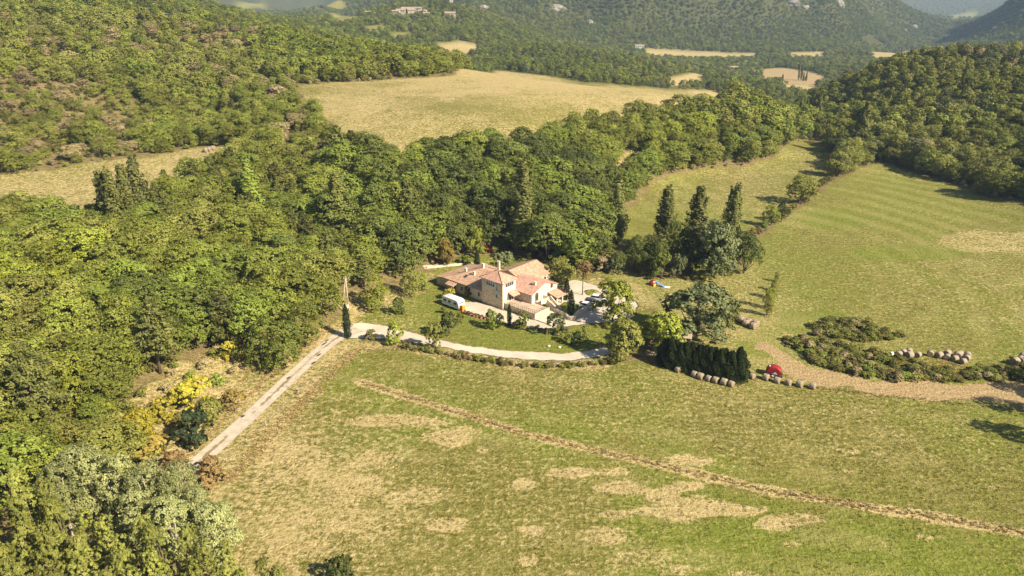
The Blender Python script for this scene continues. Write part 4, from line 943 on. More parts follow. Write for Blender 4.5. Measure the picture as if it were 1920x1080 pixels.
window(tw, 'y', -5.3, -2.5, 5.0, 6.1, 0, 4, WHITE, .16); window(tw, 'y', -2.05, -1.45, 4.2, 6.0, 0, 1, WHITE, .1); window(tw, 'y', -2.2, -1.5, 2.35, 3.4, 0, 1, WHITE, .12)
window(tw, 'x', 0.95, 3.75, 5.3, 6.2, 0.05, 4, FRAME, .1); window(tw, 'x', 2.2, 3.8, 1.5, 3.3, 0.05, 2, FRAME, .08, 'glass_door')
window(tw, 'y', -8.6, -7.8, 1.0, 2.1, 0.35, 1, PALE_STONE, .2); window(tw, 'y', -12.0, -11.3, 1.3, 2.1, 0.35, 1, PALE_STONE, .15); window(tw, 'y', -17.4, -16.4, -0.3, 1.8, 0.35, 1, WOOD, .1, 'door'); window(tw, 'y', -14.6, -13.8, 0.9, 1.9, 0.35, 1, PALE_STONE, .15)
window(tw, 'x', 5.9, 6.9, 1.75, 3.4, 5.15, 1, WOOD, .12, 'balcony_door'); window(tw, 'x', 11.6, 12.3, 3.5, 4.35, 5.15, 1, WOOD, .1); window(tw, 'x', 7.2, 8.2, -0.3, 1.1, 5.15, 1, WOOD, .15, 'cellar_door')
window(tw, 'x', 16.4, 17.2, 2.2, 3.2, -1.0, 1, WOOD, .1)
# half-round heads over the arched openings
for y0, y1, z in ((5.9, 6.9, 3.49), (11.6, 12.3, 4.45), (7.2, 8.2, 1.25)):
    c = (y0 + y1) / 2; r_ = (y1 - y0) / 2
    prism('arch_head', [(c + r_ * math.cos(t), z + 0.002 + r_ * 0.6 * math.sin(t)) for t in np.linspace(0, math.pi, 9)], 'x', 5.153, 5.2, GLASS, house)
# canopy over the terrace door, porch roof on the long wall, lean-to porch at the gable
roof_slab('door_canopy', [[(0.06, 1.7, 3.95), (0.06, 4.6, 3.95), (1.9, 4.6, 3.3), (1.9, 1.7, 3.3)]], TILE, house, .12)
for y in (1.8, 4.4): boxes('canopy_bracket', [(0.06, 1.6, y - .06, y + .06, 3.05, 3.15)], WOOD, house)
roof_slab('porch_canopy', [[(-18.4, 0.3, 2.75), (-15.4, 0.3, 2.75), (-15.4, -1.5, 2.1), (-18.4, -1.5, 2.1)]], TILE_OLD, house, .12)
for x in (-18.2, -15.6): boxes('porch_post', [(x - .08, x + .08, -1.4, -1.24, G0, 2.05)], WOOD, house)
roof_slab('gable_porch_roof', [[(5.16, 10.4, 2.75), (5.16, 15.0, 2.75), (8.3, 15.0, 1.95), (8.3, 10.4, 1.95)]], TILE_OLD, house, .14)
for y in (10.6, 12.7, 14.8): boxes('porch_pillar', [(7.8, 8.1, y - .15, y + .15, G0, 1.9)], PLASTER, house)
# terrace with parapet, balcony and outside stair
terr = boxes('terrace', [(0.052, 9.6, 0.6, 4.64, G0, 1.3), (5.152, 9.6, 4.64, 5.7, G0, 1.296)], STONE, house)
FLAG = stone_mat('terrace_flag', (0.34, 0.25, 0.18), (0.45, 0.34, 0.25), (0.52, 0.41, 0.31), 1.6)
boxes('terrace_floor', [(0.052, 9.55, 0.65, 4.63, 1.302, 1.34), (5.16, 9.55, 4.632, 5.65, 1.302, 1.336)], FLAG, house)
boxes('terrace_parapet', [(0.052, 9.7, 0.5, 0.598, 0.9, 1.5), (9.602, 9.7, 0.6, 5.7, 0.9, 1.5)], STONE, house)
rl = tubes_mesh('terrace_railing', [([(x, 0.55, 1.5), (x, 0.55, 2.3)], [.035, .035]) for x in np.linspace(0.3, 9.6, 16)] + [([(9.65, y, 1.5), (9.65, y, 2.3)], [.025, .025]) for y in np.linspace(1.2, 5.6, 6)] + [([(0.2, .55, z), (9.65, .55, z), (9.65, 5.6, z)], [.022] * 3) for z in (1.8, 2.3)], IRON, 4); child('terrace_railing', rl, house)
boxes('balcony', [(5.16, 7.2, 5.702, 8.9, 1.45, 1.72)], PALE_STONE, house)
boxes('balcony_parapet', [(7.0, 7.2, 5.75, 8.3, 1.722, 2.5), (5.16, 7.0, 8.72, 8.9, 1.722, 2.5)], PLASTER, house)
st = []
for i in range(9): st.append((7.21 + i * .32, 7.21 + (i + 1) * .32, 8.0, 9.1, G0, 1.55 - i * .2))
stair = boxes('stair', st[:1], PALE_STONE, house)
for s_ in st[1:]: boxes('step', [s_], PALE_STONE, stair)
prism('stair_wall', [(7.0, G0), (10.4, G0), (10.4, 0.4), (7.2, 2.6), (7.0, 2.6)], 'y', 9.12, 9.35, PLASTER, house)
prism('stair_wall', [(7.22, G0), (10.4, G0), (10.4, 0.3), (7.22, 2.4)], 'y', 7.72, 7.95, PLASTER, house)
boxes('patio', [(5.16, 14.5, 5.75, 7.7, G0, 0.14), (9.72, 14.5, 0.7, 5.74, G0, 0.136)], PALE_STONE, house)
boxes('yard_wall', [(-4.0, -0.6, 19.4, 19.8, G0, 1.6), (5.3, 8.8, 15.8, 16.1, G0, 1.5)], PLASTER, house)

# dry stone garden wall with planter and gate pillars
def wall_run(name, pts, h, th, mat, label, cat, cap=None):
    w3 = [hit(u, v) for u, v in pts]; V, F = [], []
    root = tag(empty(name, w3[0]), label, cat); ox, oy, oz = w3[0]
    for i in range(len(w3) - 1):
        a = Vector(w3[i]) - Vector(w3[0]); c = Vector(w3[i + 1]) - Vector(w3[0]); d = Vector((c.x - a.x, c.y - a.y, 0)).normalized(); s = Vector((-d.y, d.x, 0)) * th / 2; a = a - d * 0.05; c = c + d * 0.05
        o_ = len(V)
        for p, zz in ((a, -.5), (c, -.5)): V += [p - s + Vector((0, 0, zz)), p + s + Vector((0, 0, zz)), p + s + Vector((0, 0, h)), p - s + Vector((0, 0, h))]
        F += [(o_, o_ + 1, o_ + 2, o_ + 3), (o_ + 7, o_ + 6, o_ + 5, o_ + 4)] + [(o_ + k, o_ + 4 + k, o_ + 4 + (k + 1) % 4, o_ + (k + 1) % 4) for k in range(4)]
    body = mesh_obj('wall', V, F, mat, root)
    V2 = []; F2 = []
    for i in range(len(w3) - 1):
        a = Vector(w3[i]) - Vector(w3[0]); c = Vector(w3[i + 1]) - Vector(w3[0]); d = Vector((c.x - a.x, c.y - a.y, 0)).normalized(); s = Vector((-d.y, d.x, 0)) * (th / 2 + .05); a = a + d * 0.01; o_ = len(V2)
        for p in (a, c): V2 += [p - s + Vector((0, 0, h + .003)), p + s + Vector((0, 0, h + .003)), p + s + Vector((0, 0, h + .1)), p - s + Vector((0, 0, h + .1))]
        F2 += [(o_, o_ + 1, o_ + 2, o_ + 3), (o_ + 7, o_ + 6, o_ + 5, o_ + 4)] + [(o_ + k, o_ + 4 + k, o_ + 4 + (k + 1) % 4, o_ + (k + 1) % 4) for k in range(4)]
    mesh_obj('coping', V2, F2, PALE_STONE, root); return root
wall_run('stone_wall', [(1034, 582), (1045, 587), (1061, 594), (1065, 599), (1071, 601), (1077, 599), (1080, 593), (1089, 586), (1100, 581)], 0.85, 0.4, STONE, 'low curved stone wall before the farmhouse patio', 'wall')
for u, lab in ((1103, 'square stone gate pillar at the end of the low curved wall'), (1113, 'square stone gate pillar nearer the white parked car')):
    x, y, z = hit(u, 580 - (u - 1103) * .25); p = tag(empty('gate_pillar', (x, y, z), HROT), lab, 'pillar'); boxes('shaft', [(-.3, .3, -.3, .3, -.3, 1.3)], STONE, p); boxes('cap', [(-.38, .38, -.38, .38, 1.302, 1.45)], PALE_STONE, p)
wall_run('garden_wall', [(800, 503), (820, 501), (850, 498.5), (880, 495.5)], 0.4, 0.35, PALE_STONE, 'long low pale wall beside the garden path behind the house', 'wall')

# ------------------------------------------------------------------ vehicles
def round_box(name, L, W, H_, z0, r, mat, parent, seg=4, profile=None):
    """body with rounded ends seen from the side: profile in (x, z), extruded over the width with bevelled rims"""
    bm = bmesh.new(); n = len(profile)
    rows = []
    for y, s in ((-W / 2, 0.96), (-W / 2 + r, 1.0), (W / 2 - r, 1.0), (W / 2, 0.96)):
        cx_ = sum(p[0] for p in profile) / n; cz_ = sum(p[1] for p in profile) / n
        rows.append([bm.verts.new((cx_ + (p[0] - cx_) * s, y, cz_ + (p[1] - cz_) * s)) for p in profile])
    for a, c in zip(rows, rows[1:]):
        for i in range(n): bm.faces.new((a[i], a[(i + 1) % n], c[(i + 1) % n], c[i]))
    bm.faces.new(rows[0][::-1]); bm.faces.new(rows[-1]); bmesh.ops.recalc_face_normals(bm, faces=bm.faces)
    me = bpy.data.meshes.new(name); bm.to_mesh(me); bm.free(); me.materials.append(mat)
    for p in me.polygons: p.use_smooth = len(p.vertices) == 4
    o = bpy.data.objects.new(name, me); COL.objects.link(o); o.parent = parent; return o
def wheel(parent, x, y, r, w=.2):
    t = tubes_mesh('wheel', [([(x, y - w / 2, r), (x, y + w / 2, r)], [r, r])], RUBBER, 14); o = child('wheel', t, parent)
    h = tubes_mesh('rim', [([(x, y - w / 2 - .01, r), (x, y + w / 2 + .01, r)], [r * .55, r * .55])], FRAME, 10); child('rim', h, o); return o
# caravan
ax, ay, az = hit(850, 575); cv = tag(empty('caravan', (ax, ay, az), HROT), 'white touring caravan parked below the farmhouse long wall', 'caravan')
prof = [(-2.9, .45), (-2.95, 1.6), (-2.75, 2.35), (-2.3, 2.55), (2.2, 2.55), (2.75, 2.3), (3.05, 1.5), (3.0, .45)]
cb = round_box('body', 6, 2.2, 2, 0, .12, WHITE, cv, profile=prof)
boxes('trim_stripe', [(-2.8, 2.85, -1.115, -1.102, 1.0, 1.1)], BLUE, cv)
for x0, x1 in ((-2.2, -1.2), (-.6, .3), (1.3, 2.3)):
    w_ = boxes('window', [(x0, x1, -1.125, -1.103, 1.35, 1.95)], GLASS, cv)
boxes('window', [(2.86, 2.96, -.8, .8, 1.55, 2.0)], GLASS, cv); boxes('roof_hatch', [(-1.3, -.7, -.3, .3, 2.552, 2.66)], FRAME, cv); boxes('roof_hatch', [(.9, 1.4, -.25, .25, 2.552, 2.64)], FRAME, cv)
boxes('chassis', [(-2.7, 2.8, -.9, .9, .3, .448)], IRON, cv); wheel(cv, -.2, -.95, .33); wheel(cv, -.2, .95, .33)
child('drawbar', tubes_mesh('drawbar', [([(2.8, -.5, .4), (4.1, 0, .42)], [.05, .05]), ([(2.8, .5, .4), (4.1, 0, .42)], [.05, .05])], IRON), cv)
ax, ay, az = hit(865, 582); ob = tag(empty('orange_cabinet', (ax, ay, az), HROT), 'orange wooden cabinet standing at the end of the caravan', 'cabinet')
boxes('body', [(-.9, .9, -.45, .45, 0, 1.35)], ORANGE, ob); prism('lid', [(-.5, 1.352), (.5, 1.352), (.5, 1.42), (-.5, 1.52)], 'x', -.95, .95, YELLOWP, ob); boxes('door_gap', [(-.02, .02, -.462, -.452, .1, 1.25)], IRON, ob)
# parked cars
def car(u, v, rz, mat, label, L=4.0):
    x, y, z = hit(u, v); c = tag(empty('parked_car', (x, y, z), rz), label, 'car'); k = L / 4
    round_box('body', 0, 1.72, 0, 0, .12, mat, c, profile=[(-2.0 * k, .3), (-2.02 * k, .75), (-1.85 * k, .92), (-.5, .98), (1.0 * k, .95), (1.8 * k, .82), (2.0 * k, .6), (2.0 * k, .3)])
    cab = round_box('cabin', 0, 1.5, 0, 0, .15, GLASS, c, profile=[(-1.75 * k, .93), (-1.45 * k, 1.38), (-.9 * k, 1.46), (.2 * k, 1.44), (1.0 * k, .97)])
    boxes('roof', [(-1.35 * k, .15 * k, -.66, .66, 1.462, 1.5)], mat, c)
    for yy in (-.55, .55): boxes('headlight', [(1.93 * k, 2.02 * k, yy - .18, yy + .18, .6, .74)], FRAME, c)
    for xx in (-1.25 * k, 1.25 * k):
        for yy in (-.8, .8): wheel(c, xx, yy, .31)
    return c
car(1102, 578, HROT + .3, CARWHITE, 'white hatchback parked by the gate pillar'); car(1110, 571, HROT + .3, CARDARK, 'dark grey car parked behind the white hatchback'); car(1121, 564, HROT + .3, CARWHITE, 'silver white car half hidden behind the yellow green tree')
# round baler
def baler(u, v, rz, label):
    x, y, z = hit(u, v); b_ = tag(empty('round_baler', (x, y, z), rz, (1.05, .95, 0.78)), label, 'farm machine')
    pr = [(1.35 * math.cos(t) * (1 if math.cos(t) > 0 else 1.05), 1.45 + 1.15 * math.sin(t)) for t in np.linspace(0, 2 * math.pi, 17)[:-1]]
    round_box('chamber', 0, 1.7, 0, 0, .25, RED, b_, profile=pr)
    for s in (-1, 1):
        prism('side_panel', [(-1.1, .7), (1.1, .6), (1.25, 1.5), (.7, 2.3), (-.7, 2.35), (-1.2, 1.6)], 'y', s * .87, s * 1.0, RED, b_)
        prism('badge', [(-.3, .9), (.75, .85), (.35, 1.45)], 'y', s * 1.003, s * 1.02, WHITE, b_); wheel(b_, -.1, s * 1.25, .5, .35)
    boxes('badge', [(-.9, -.5, -.3, .3, 2.3, 2.42)], WHITE, b_)
    boxes('pickup', [(.9, 1.6, -.95, .95, .2, .55)], IRON, b_)
    child('drawbar', tubes_mesh('drawbar', [([(1.0, 0, .6), (3.0, 0, .55)], [.09, .06]), ([(2.2, 0, .5), (2.2, 0, 0)], [.04, .04])], RED), b_); return b_
baler(1450, 703, R(-25), 'red round baler with white badge parked by the row of bales')

# ------------------------------------------------------------------ hay bales
def bale_mesh(name, mat):
    bm = bmesh.new(); n = 18; rad = [(0.62, -.60), (.70, -.56), (.715, -.2), (.705, .2), (.70, .56), (.62, .60)]
    rows = [[bm.verts.new((r_ * math.cos(2 * math.pi * i / n) * (1 + .015 * math.sin(i * 2.3)), a, .70 + r_ * math.sin(2 * math.pi * i / n) * (.98 if math.sin(2 * math.pi * i / n) < 0 else 1))) for i in range(n)] for r_, a in rad]
    for a, c in zip(rows, rows[1:]):
        for i in range(n): bm.faces.new((a[i], c[i], c[(i + 1) % n], a[(i + 1) % n]))
    e0 = bm.faces.new(rows[0]); e1_ = bm.faces.new(rows[-1][::-1]); e0.material_index = e1_.material_index = 1
    bmesh.ops.recalc_face_normals(bm, faces=bm.faces)
    me = bpy.data.meshes.new(name); bm.to_mesh(me); bm.free(); me.materials.append(mat); me.materials.append(HAYEND)
    for p in me.polygons: p.use_smooth = len(p.vertices) == 4
    return me
BALE = bale_mesh('hay_bale', HAY); BALEW = bale_mesh('wrapped_bale', HAYNET)
def bale(u, v, rz, label, group, me=BALE, z_up=0.0, s=1.0):
    x, y, z = hit(u, v); o = bpy.data.objects.new('hay_bale', me); COL.objects.link(o); o.location = (x, y, z - .03 + z_up); o.rotation_euler = (0, 0, rz); o.scale = (s, s, s); return tag(o, label, 'hay bale', group)
def z3(x, y): return 1180 + x / 3.6, 440 + y / 3.6
def z4(x, y): return 1400 + x / 3.692, 560 + y / 3.692
ORD = ['first', 'second', 'third', 'fourth', 'fifth', 'sixth', 'seventh', 'eighth', 'ninth', 'tenth', 'eleventh', 'twelfth', 'thirteenth', 'fourteenth', 'fifteenth', 'sixteenth', 'seventeenth', 'eighteenth', 'nineteenth', 'twentieth', 'twenty-first', 'twenty-second', 'twenty-third', 'twenty-fourth', 'twenty-fifth', 'twenty-sixth']
for i, (x, y) in enumerate([(327, 926), (438, 958), (477, 972), (533, 985), (580, 997), (637, 1010), (687, 1022)]):
    bale(*z3(x, y), R(38 + 5 * (i % 3)), f'round hay bale below the dark conifer hedge, {ORD[i]} from the lane side', 'bales below the conifer hedge', s=.8 + .06 * (i % 3))
for i, (x, y) in enumerate([(827, 970), (920, 978), (995, 998), (1073, 1013), (1148, 1025), (1235, 1038)]):
    bale(*z3(x, y), R(36 + 6 * (i % 3)), f'round hay bale in the row beside the red baler, {ORD[i]} from the hedge', 'bales beside the baler', s=.8 + .05 * ((i * 2) % 3))
for i, (x, y) in enumerate([(728, 575), (752, 592), (783, 614), (803, 606), (833, 634), (852, 620)]):
    bale(*z3(x, y), R(30 + 9 * (i % 3)), f'pale hay bale behind the big willow, {ORD[i]} from the tree', 'bales behind the willow', s=1.05)
for i, (x, y) in enumerate([(1050, 398), (1080, 388), (1120, 385), (1122, 408), (1183, 404), (1267, 397), (1328, 408), (1383, 398), (1384, 420), (1436, 432), (1470, 402), (1455, 410), (1495, 450), (1520, 428), (1524, 410)]):
    bale(*z4(x, y), R(-70 + 20 * (i % 3)), f'grey round bale in the stack behind the bramble, {ORD[i]} from the bramble end', 'bale stack behind the bramble', s=.84 + .06 * (i % 4))
for i, (x, y) in enumerate([(1850, 455), (1890, 446), (1908, 425), (1915, 450)]):
    bale(*z4(x, y), R(-65 + 15 * (i % 3)), f'grey round bale at the picture edge beyond the stack, {ORD[i]} from the stack', 'bales at the picture edge', s=1.12)
for i, (x, y) in enumerate([(548, 306), (623, 319), (693, 333), (921, 382), (999, 394)]):
    bale(*z4(x, y), R(-60), f'white wrapped bale behind the bramble, {ORD[i]} from the dirt track bend', 'white bales behind the bramble', BALEW, s=.62)
for i, (u, v) in enumerate([(386, 285), (393, 283), (400, 281)]): bale(u, v, R(60), f'hay bale on the narrow mown field, {ORD[i]} of three', 'bales on the narrow field', s=1.1)

# ------------------------------------------------------------------ poles, fences, small garden things
x, y, z = hit(654, 583); up = tag(empty('utility_pole', (x, y, z)), 'tall wooden utility pole with leaning brace by the lane bend', 'pole')
child('pole', tubes_mesh('pole', [([(0, 0, -.5), (0, 0, 8.6)], [.16, .11])], WOOD_PALE, 8), up); child('brace', tubes_mesh('brace', [([(-1.5, -.6, -.5), (-.1, 0, 8.2)], [.14, .11])], WOOD_PALE, 8), up)
boxes('crossarm', [(-.7, .7, -.06, .06, 8.0, 8.14)], WOOD, up); boxes('meter_box', [(-.2, .2, -.36, -.17, .9, 1.7)], WHITE, up)
for k in (-.55, 0, .55): child('insulator', tubes_mesh('insulator', [([(k, 0, 8.14), (k, 0, 8.34)], [.05, .04])], WHITE, 6), up)
def fence(name, pts, gap, h, label, wires=(0.5, 1.0), rad=.06):
    x, y, nx, ny, wd, t = strip(name, pts, [1] * len(pts), None, 0, gap); root = tag(empty(name, (x[0], y[0], zat1(x[0], y[0]))), label, 'fence'); o_ = Vector(root.location)
    pm = tubes_mesh('post', [([(0, 0, -.3), (0, 0, h)], [rad, rad * .85])], WOOD_PALE, 5); tops = []
    for i in range(len(x)):
        p = child('post', pm, root); p.location = Vector((x[i], y[i], zat1(x[i], y[i]))) - o_; p.rotation_euler = (random.gauss(0, .05), random.gauss(0, .05), i); tops.append(Vector(p.location))
    for wz in wires: child('wire', tubes_mesh('wire', [([q + Vector((0, 0, wz)) for q in tops], [.012] * len(tops))], IRON, 3), root)
fence('track_fence', [(1535, 728), (1650, 743), (1780, 757), (1920, 770)], 4.0, 1.1, 'wire fence on wooden posts along the lower edge of the dirt track')
fence('lane_fence', [(425, 868), (500, 798), (580, 723), (640, 668)], 4.5, 1.0, 'thin wire fence between the concrete lane and the meadow')
fence('meadow_fence', [(690, 722), (900, 790), (1150, 855), (1450, 925), (1750, 972), (1920, 1002)], 9.0, 1.0, 'old wire fence in the dry grass strip across the meadow', (0.8,), .05)
for u, v, lab in [(1029, 650, 'pale boulder lying on the front lawn nearer the lane'), (1049, 652, 'pale boulder lying on the front lawn nearer the round bush')]:
    x, y, z = hit(u, v); bm = bmesh.new(); bmesh.ops.create_icosphere(bm, subdivisions=2, radius=.38)
    for q in bm.verts: q.co *= 1 + random.uniform(-.15, .15); q.co.z *= .6
    me = bpy.data.meshes.new('boulder'); bm.to_mesh(me); bm.free(); me.materials.append(PALE_STONE); o = bpy.data.objects.new('boulder', me); COL.objects.link(o); o.location = (x, y, z + .15); tag(o, lab, 'rock')
# red flower planters along the yard edge
for i, (u, v) in enumerate([(872, 588), (878, 590), (884, 592), (891, 594), (897, 595.5), (904, 597), (911, 598)]):
    x, y, z = hit(u, v); p = tag(empty('flower_planter', (x, y, z), HROT + .2 * i), f'planter of red flowers edging the yard, {ORD[i]} from the caravan', 'planter', 'flower planters along the yard edge')
    boxes('trough', [(-.42, .42, -.22, .22, 0, .42)], plain('terracotta', (.36, .17, .11), .9, .2, 4) if i == 0 else bpy.data.materials['terracotta'], p)
    V, vv, _ = shrub_parts(50 + i, .5, .9, 130, .09, 4); me = leaf_mesh('flowers', V + np.array([0, 0, .35]), vv, LEAF['rust']); child('flowers', me, p)
def bench(u, v, label, mat, rz):
    x, y, z = hit(u, v); b_ = tag(empty('garden_bench', (x, y, z), rz), label, 'bench'); boxes('seat', [(-.8, .8, -.25, .25, .42, .47)], mat, b_); boxes('backrest', [(-.8, .8, .22, .27, .5, .95)], mat, b_)
    for s in (-.7, .7): boxes('leg', [(s - .04, s + .04, -.2, .2, 0, .418)], mat, b_)
bench(716, 576, 'dark garden bench on the lawn below the wood edge', WOOD, R(20))
# red play frame under the trees, coloured play things on the lawn
x, y, z = hit(912, 474); pf = tag(empty('red_play_frame', (x, y, z), R(25)), 'tall red play frame under the trees behind the house', 'play frame')
child('frame', tubes_mesh('frame', [([(-.8, s, 0), (0, s, 2.2), (.8, s, 0)], [.09] * 3) for s in (-.7, .7)] + [([(0, -.7, 2.2), (0, .7, 2.2)], [.09] * 2)], RED, 6), pf); prism('slide', [(-.2, 1.9), (.1, 1.9), (1.9, .15), (1.6, .1)], 'y', -.55, .55, RED, pf); boxes('panel', [(-.35, -.28, -.6, .6, .7, 2.0)], RED, pf)
x, y, z = hit(1224, 534); tn = tag(empty('play_tent', (x, y, z), R(15)), 'red and yellow play tent on the lawn beside the poplars', 'tent')
n_ = 8; tv = [(1.1 * math.cos(2 * math.pi * k / n_), 1.1 * math.sin(2 * math.pi * k / n_), 0) for k in range(n_)] + [(1.0 * math.cos(2 * math.pi * k / n_), 1.0 * math.sin(2 * math.pi * k / n_), .8) for k in range(n_)]
mesh_obj('tent_wall', tv, [(k, (k + 1) % n_, n_ + (k + 1) % n_, n_ + k) for k in range(n_)], RED, tn); mesh_obj('tent_roof', tv[n_:] + [(0, 0, 1.6)], [(k, (k + 1) % n_, n_) for k in range(n_)], RED, tn); boxes('doorway', [(-.35, .35, -1.16, -1.07, 0, .75)], YELLOWP, tn)
x, y, z = hit(1237, 537); sl = tag(empty('play_slide', (x, y, z), R(-20)), 'blue and white play slide beside the red tent', 'slide')
prism('chute', [(-1.2, 1.15), (-.8, 1.15), (1.2, .1), (1.2, .02)], 'y', -.35, .35, BLUE, sl); boxes('platform', [(-1.7, -1.21, -.4, .4, .9, 1.15)], WHITE, sl)
for yy in (-.3, .3): boxes('leg', [(-1.6, -1.45, yy - .05, yy + .05, 0, .898)], WHITE, sl)
boxes('mat', [(1.25, 2.6, -.6, .6, 0.02, .1)], WHITE, sl)
# open shelter and timber heap by the willow
x, y, z = hit(1283, 645); sh_ = tag(empty('garden_shelter', (x, y, z), R(-15)), 'low wooden shelter with grey board roof under the big willow', 'shelter')
for k in range(6): roof_slab('roof_board', [[(-1.5 + k * .5, -1.1, 1.9), (-1.04 + k * .5, -1.1, 1.9), (-1.04 + k * .5, 1.1, 2.3), (-1.5 + k * .5, 1.1, 2.3)]], WOOD_PALE, sh_, .06)
for a in (-1.3, 1.3):
    for c in (-.9, .9): boxes('post', [(a - .06, a + .06, c - .06, c + .06, 0, 1.85 + (.3 if c > 0 else 0))], WOOD, sh_)
x, y, z = hit(1227, 666); wp = tag(empty('brushwood_pile', (x, y, z)), 'pale heap of cut branches beside the conifer hedge', 'wood pile')
g_ = random.Random(3)
for k in range(16):
    th = g_.uniform(0, 3.14); cx_, cy_ = g_.gauss(0, .5), g_.gauss(0, .4); zz = .1 + .09 * k * .5
    child('branch', tubes_mesh('branch', [([(cx_ - math.cos(th) * 1.1, cy_ - math.sin(th) * 1.1, zz), (cx_ + math.cos(th) * 1.1, cy_ + math.sin(th) * 1.1, zz + g_.uniform(-.1, .3))], [.06, .04])], WOOD_PALE, 5), wp)

# ------------------------------------------------------------------ far buildings
FWALL = plain('far_wall', (0.36, 0.31, 0.25), .9, .1, .2); FROOF = tile_mat('far_roof', [(0.22, 0.16, 0.12), (0.32, 0.24, 0.18), (0.38, 0.30, 0.23), (0.44, 0.36, 0.29)])
def far_house(u, v, L, W, h, rz, label, wall=FWALL, roof=FROOF, group=None, flat=False, name='village_house', lift=1.5):
    x, y, z = hit(u, v); o = tag(empty(name, (x, y, z + lift), rz), label, 'house' if not flat else 'tower', group); rh = W * .22
    if flat: boxes('wall', [(-L / 2, L / 2, -W / 2, W / 2, -6, h)], wall, o); boxes('merlon', [(-L / 2, -L / 4, -W / 2, W / 2, h + .01, h + 1.5)], wall, o)
    else:
        prism('wall', [(-W / 2, -6), (W / 2, -6), (W / 2, h), (0, h + rh), (-W / 2, h)], 'x', -L / 2, L / 2, wall, o)
        roof_slab('roof', [[(-L / 2 - .4, -W / 2 - .5, h - .1), (L / 2 + .4, -W / 2 - .5, h - .1), (L / 2 + .4, 0, h + rh + .12), (-L / 2 - .4, 0, h + rh + .12)], [(-L / 2 - .4, 0, h + rh + .12), (L / 2 + .4, 0, h + rh + .12), (L / 2 + .4, W / 2 + .5, h - .1), (-L / 2 - .4, W / 2 + .5, h - .1)]], roof, o, .25)
    k = max(2, int(L / 3.5))
    for i in range(k):
        xx = -L / 2 + L * (i + .5) / k; wn_ = boxes('window', [(xx - .5, xx + .5, -W / 2 - .06, -W / 2 - .01, h - 2.2, h - .9)], GLASS, o)
    return o
for i, (u, v, L, W, h) in enumerate([(743, 31, 12, 8, 6), (752, 30, 14, 8, 7), (763, 27, 16, 9, 7), (772, 28, 12, 8, 6), (783, 26, 14, 8, 6.5), (793, 29, 12, 8, 5), (800, 32, 9, 7, 4)]):
    far_house(u, v, L, W, h, R(-12 + 7 * (i % 4)), f'pale village house on the distant hill, {ORD[i]} of the row', group='village houses on the distant hill')
far_house(844, 33, 16, 8, 5, R(5), 'lone pale house below the ruined tower'); far_house(684, 26, 13, 8, 5, R(-15), 'pale house beyond the village row among trees'); far_house(690, 30, 10, 7, 4, R(20), 'low pale house just below the tree-hidden village house')
far_house(846, 10, 6, 6, 13, R(10), 'square ruined stone tower on the distant hilltop', flat=True, name='ruined_tower')
far_house(1373, 133, 17, 9, 5, R(-8), 'long grey roofed farm building in the far valley', name='valley_farm', lift=.3); far_house(1375, 138, 20, 7, 2.8, R(-8), 'low red roofed barn before the far valley farm', roof=TILE, name='valley_barn', lift=.3)
far_house(1417, 141, 9, 7, 4.5, R(15), 'small red roofed house beside the far valley farm', name='valley_farm', lift=.3); far_house(1199, 93, 17, 10, 7, R(-10), 'white farmhouse at the edge of the far pale field', wall=WHITE, name='valley_farm', lift=.3)
far_house(1592, 104, 10, 7, 4, R(10), 'small pale house among trees in the far valley', name='valley_farm', lift=.3)
# pale rock outcrops on the mountain
CLIFF = stone_mat('cliff_rock', (0.13, 0.125, 0.10), (0.24, 0.22, 0.18), (0.36, 0.33, 0.28), .06)
for i, (u, v, L, H_, lab) in enumerate([(1572, 12, 34, 26, 'large pale rock face high on the big mountain'), (1484, 8, 44, 14, 'long pale rock band left of the large rock face'), (1510, 15, 30, 9, 'small pale rock below the long rock band'), (1712, 52, 34, 12, 'pale rock at the foot of the mountain flank'), (1694, 58, 26, 8, 'small low rock beside the flank foot'), (1868, 56, 24, 12, 'lone pale rock on the dark right mountain'),
        (1045, 18, 50, 16, 'grey cliff on the mountain shoulder behind the village hill'), (905, 18, 40, 12, 'brownish crag at the end of the village hill'), (1105, 48, 20, 18, 'small steep crag at the mountain foot')]):
    x, y, z = hit(u, v); bm = bmesh.new(); bmesh.ops.create_icosphere(bm, subdivisions=3, radius=1); g_ = random.Random(i)
    for q_ in bm.verts:
        n_ = float(fbm(np.array([q_.co.x * 2.2 + i * 7 + q_.co.z]), np.array([q_.co.y * 2.2 + q_.co.z * 3]), 4)[0]); q_.co *= 0.7 + .75 * n_
        q_.co.x *= L / 2.6; q_.co.y *= H_ * .5; q_.co.z *= H_ * .6
    me = bpy.data.meshes.new('rock_outcrop'); bm.to_mesh(me); bm.free(); me.materials.append(CLIFF); o = bpy.data.objects.new('rock_outcrop', me); COL.objects.link(o); o.location = (x, y, z + 1); o.rotation_euler = (0, 0, g_.uniform(-.4, .4)); tag(o, lab, 'rock', 'rock outcrops on the far mountains')
print('built', time.time() - T0)

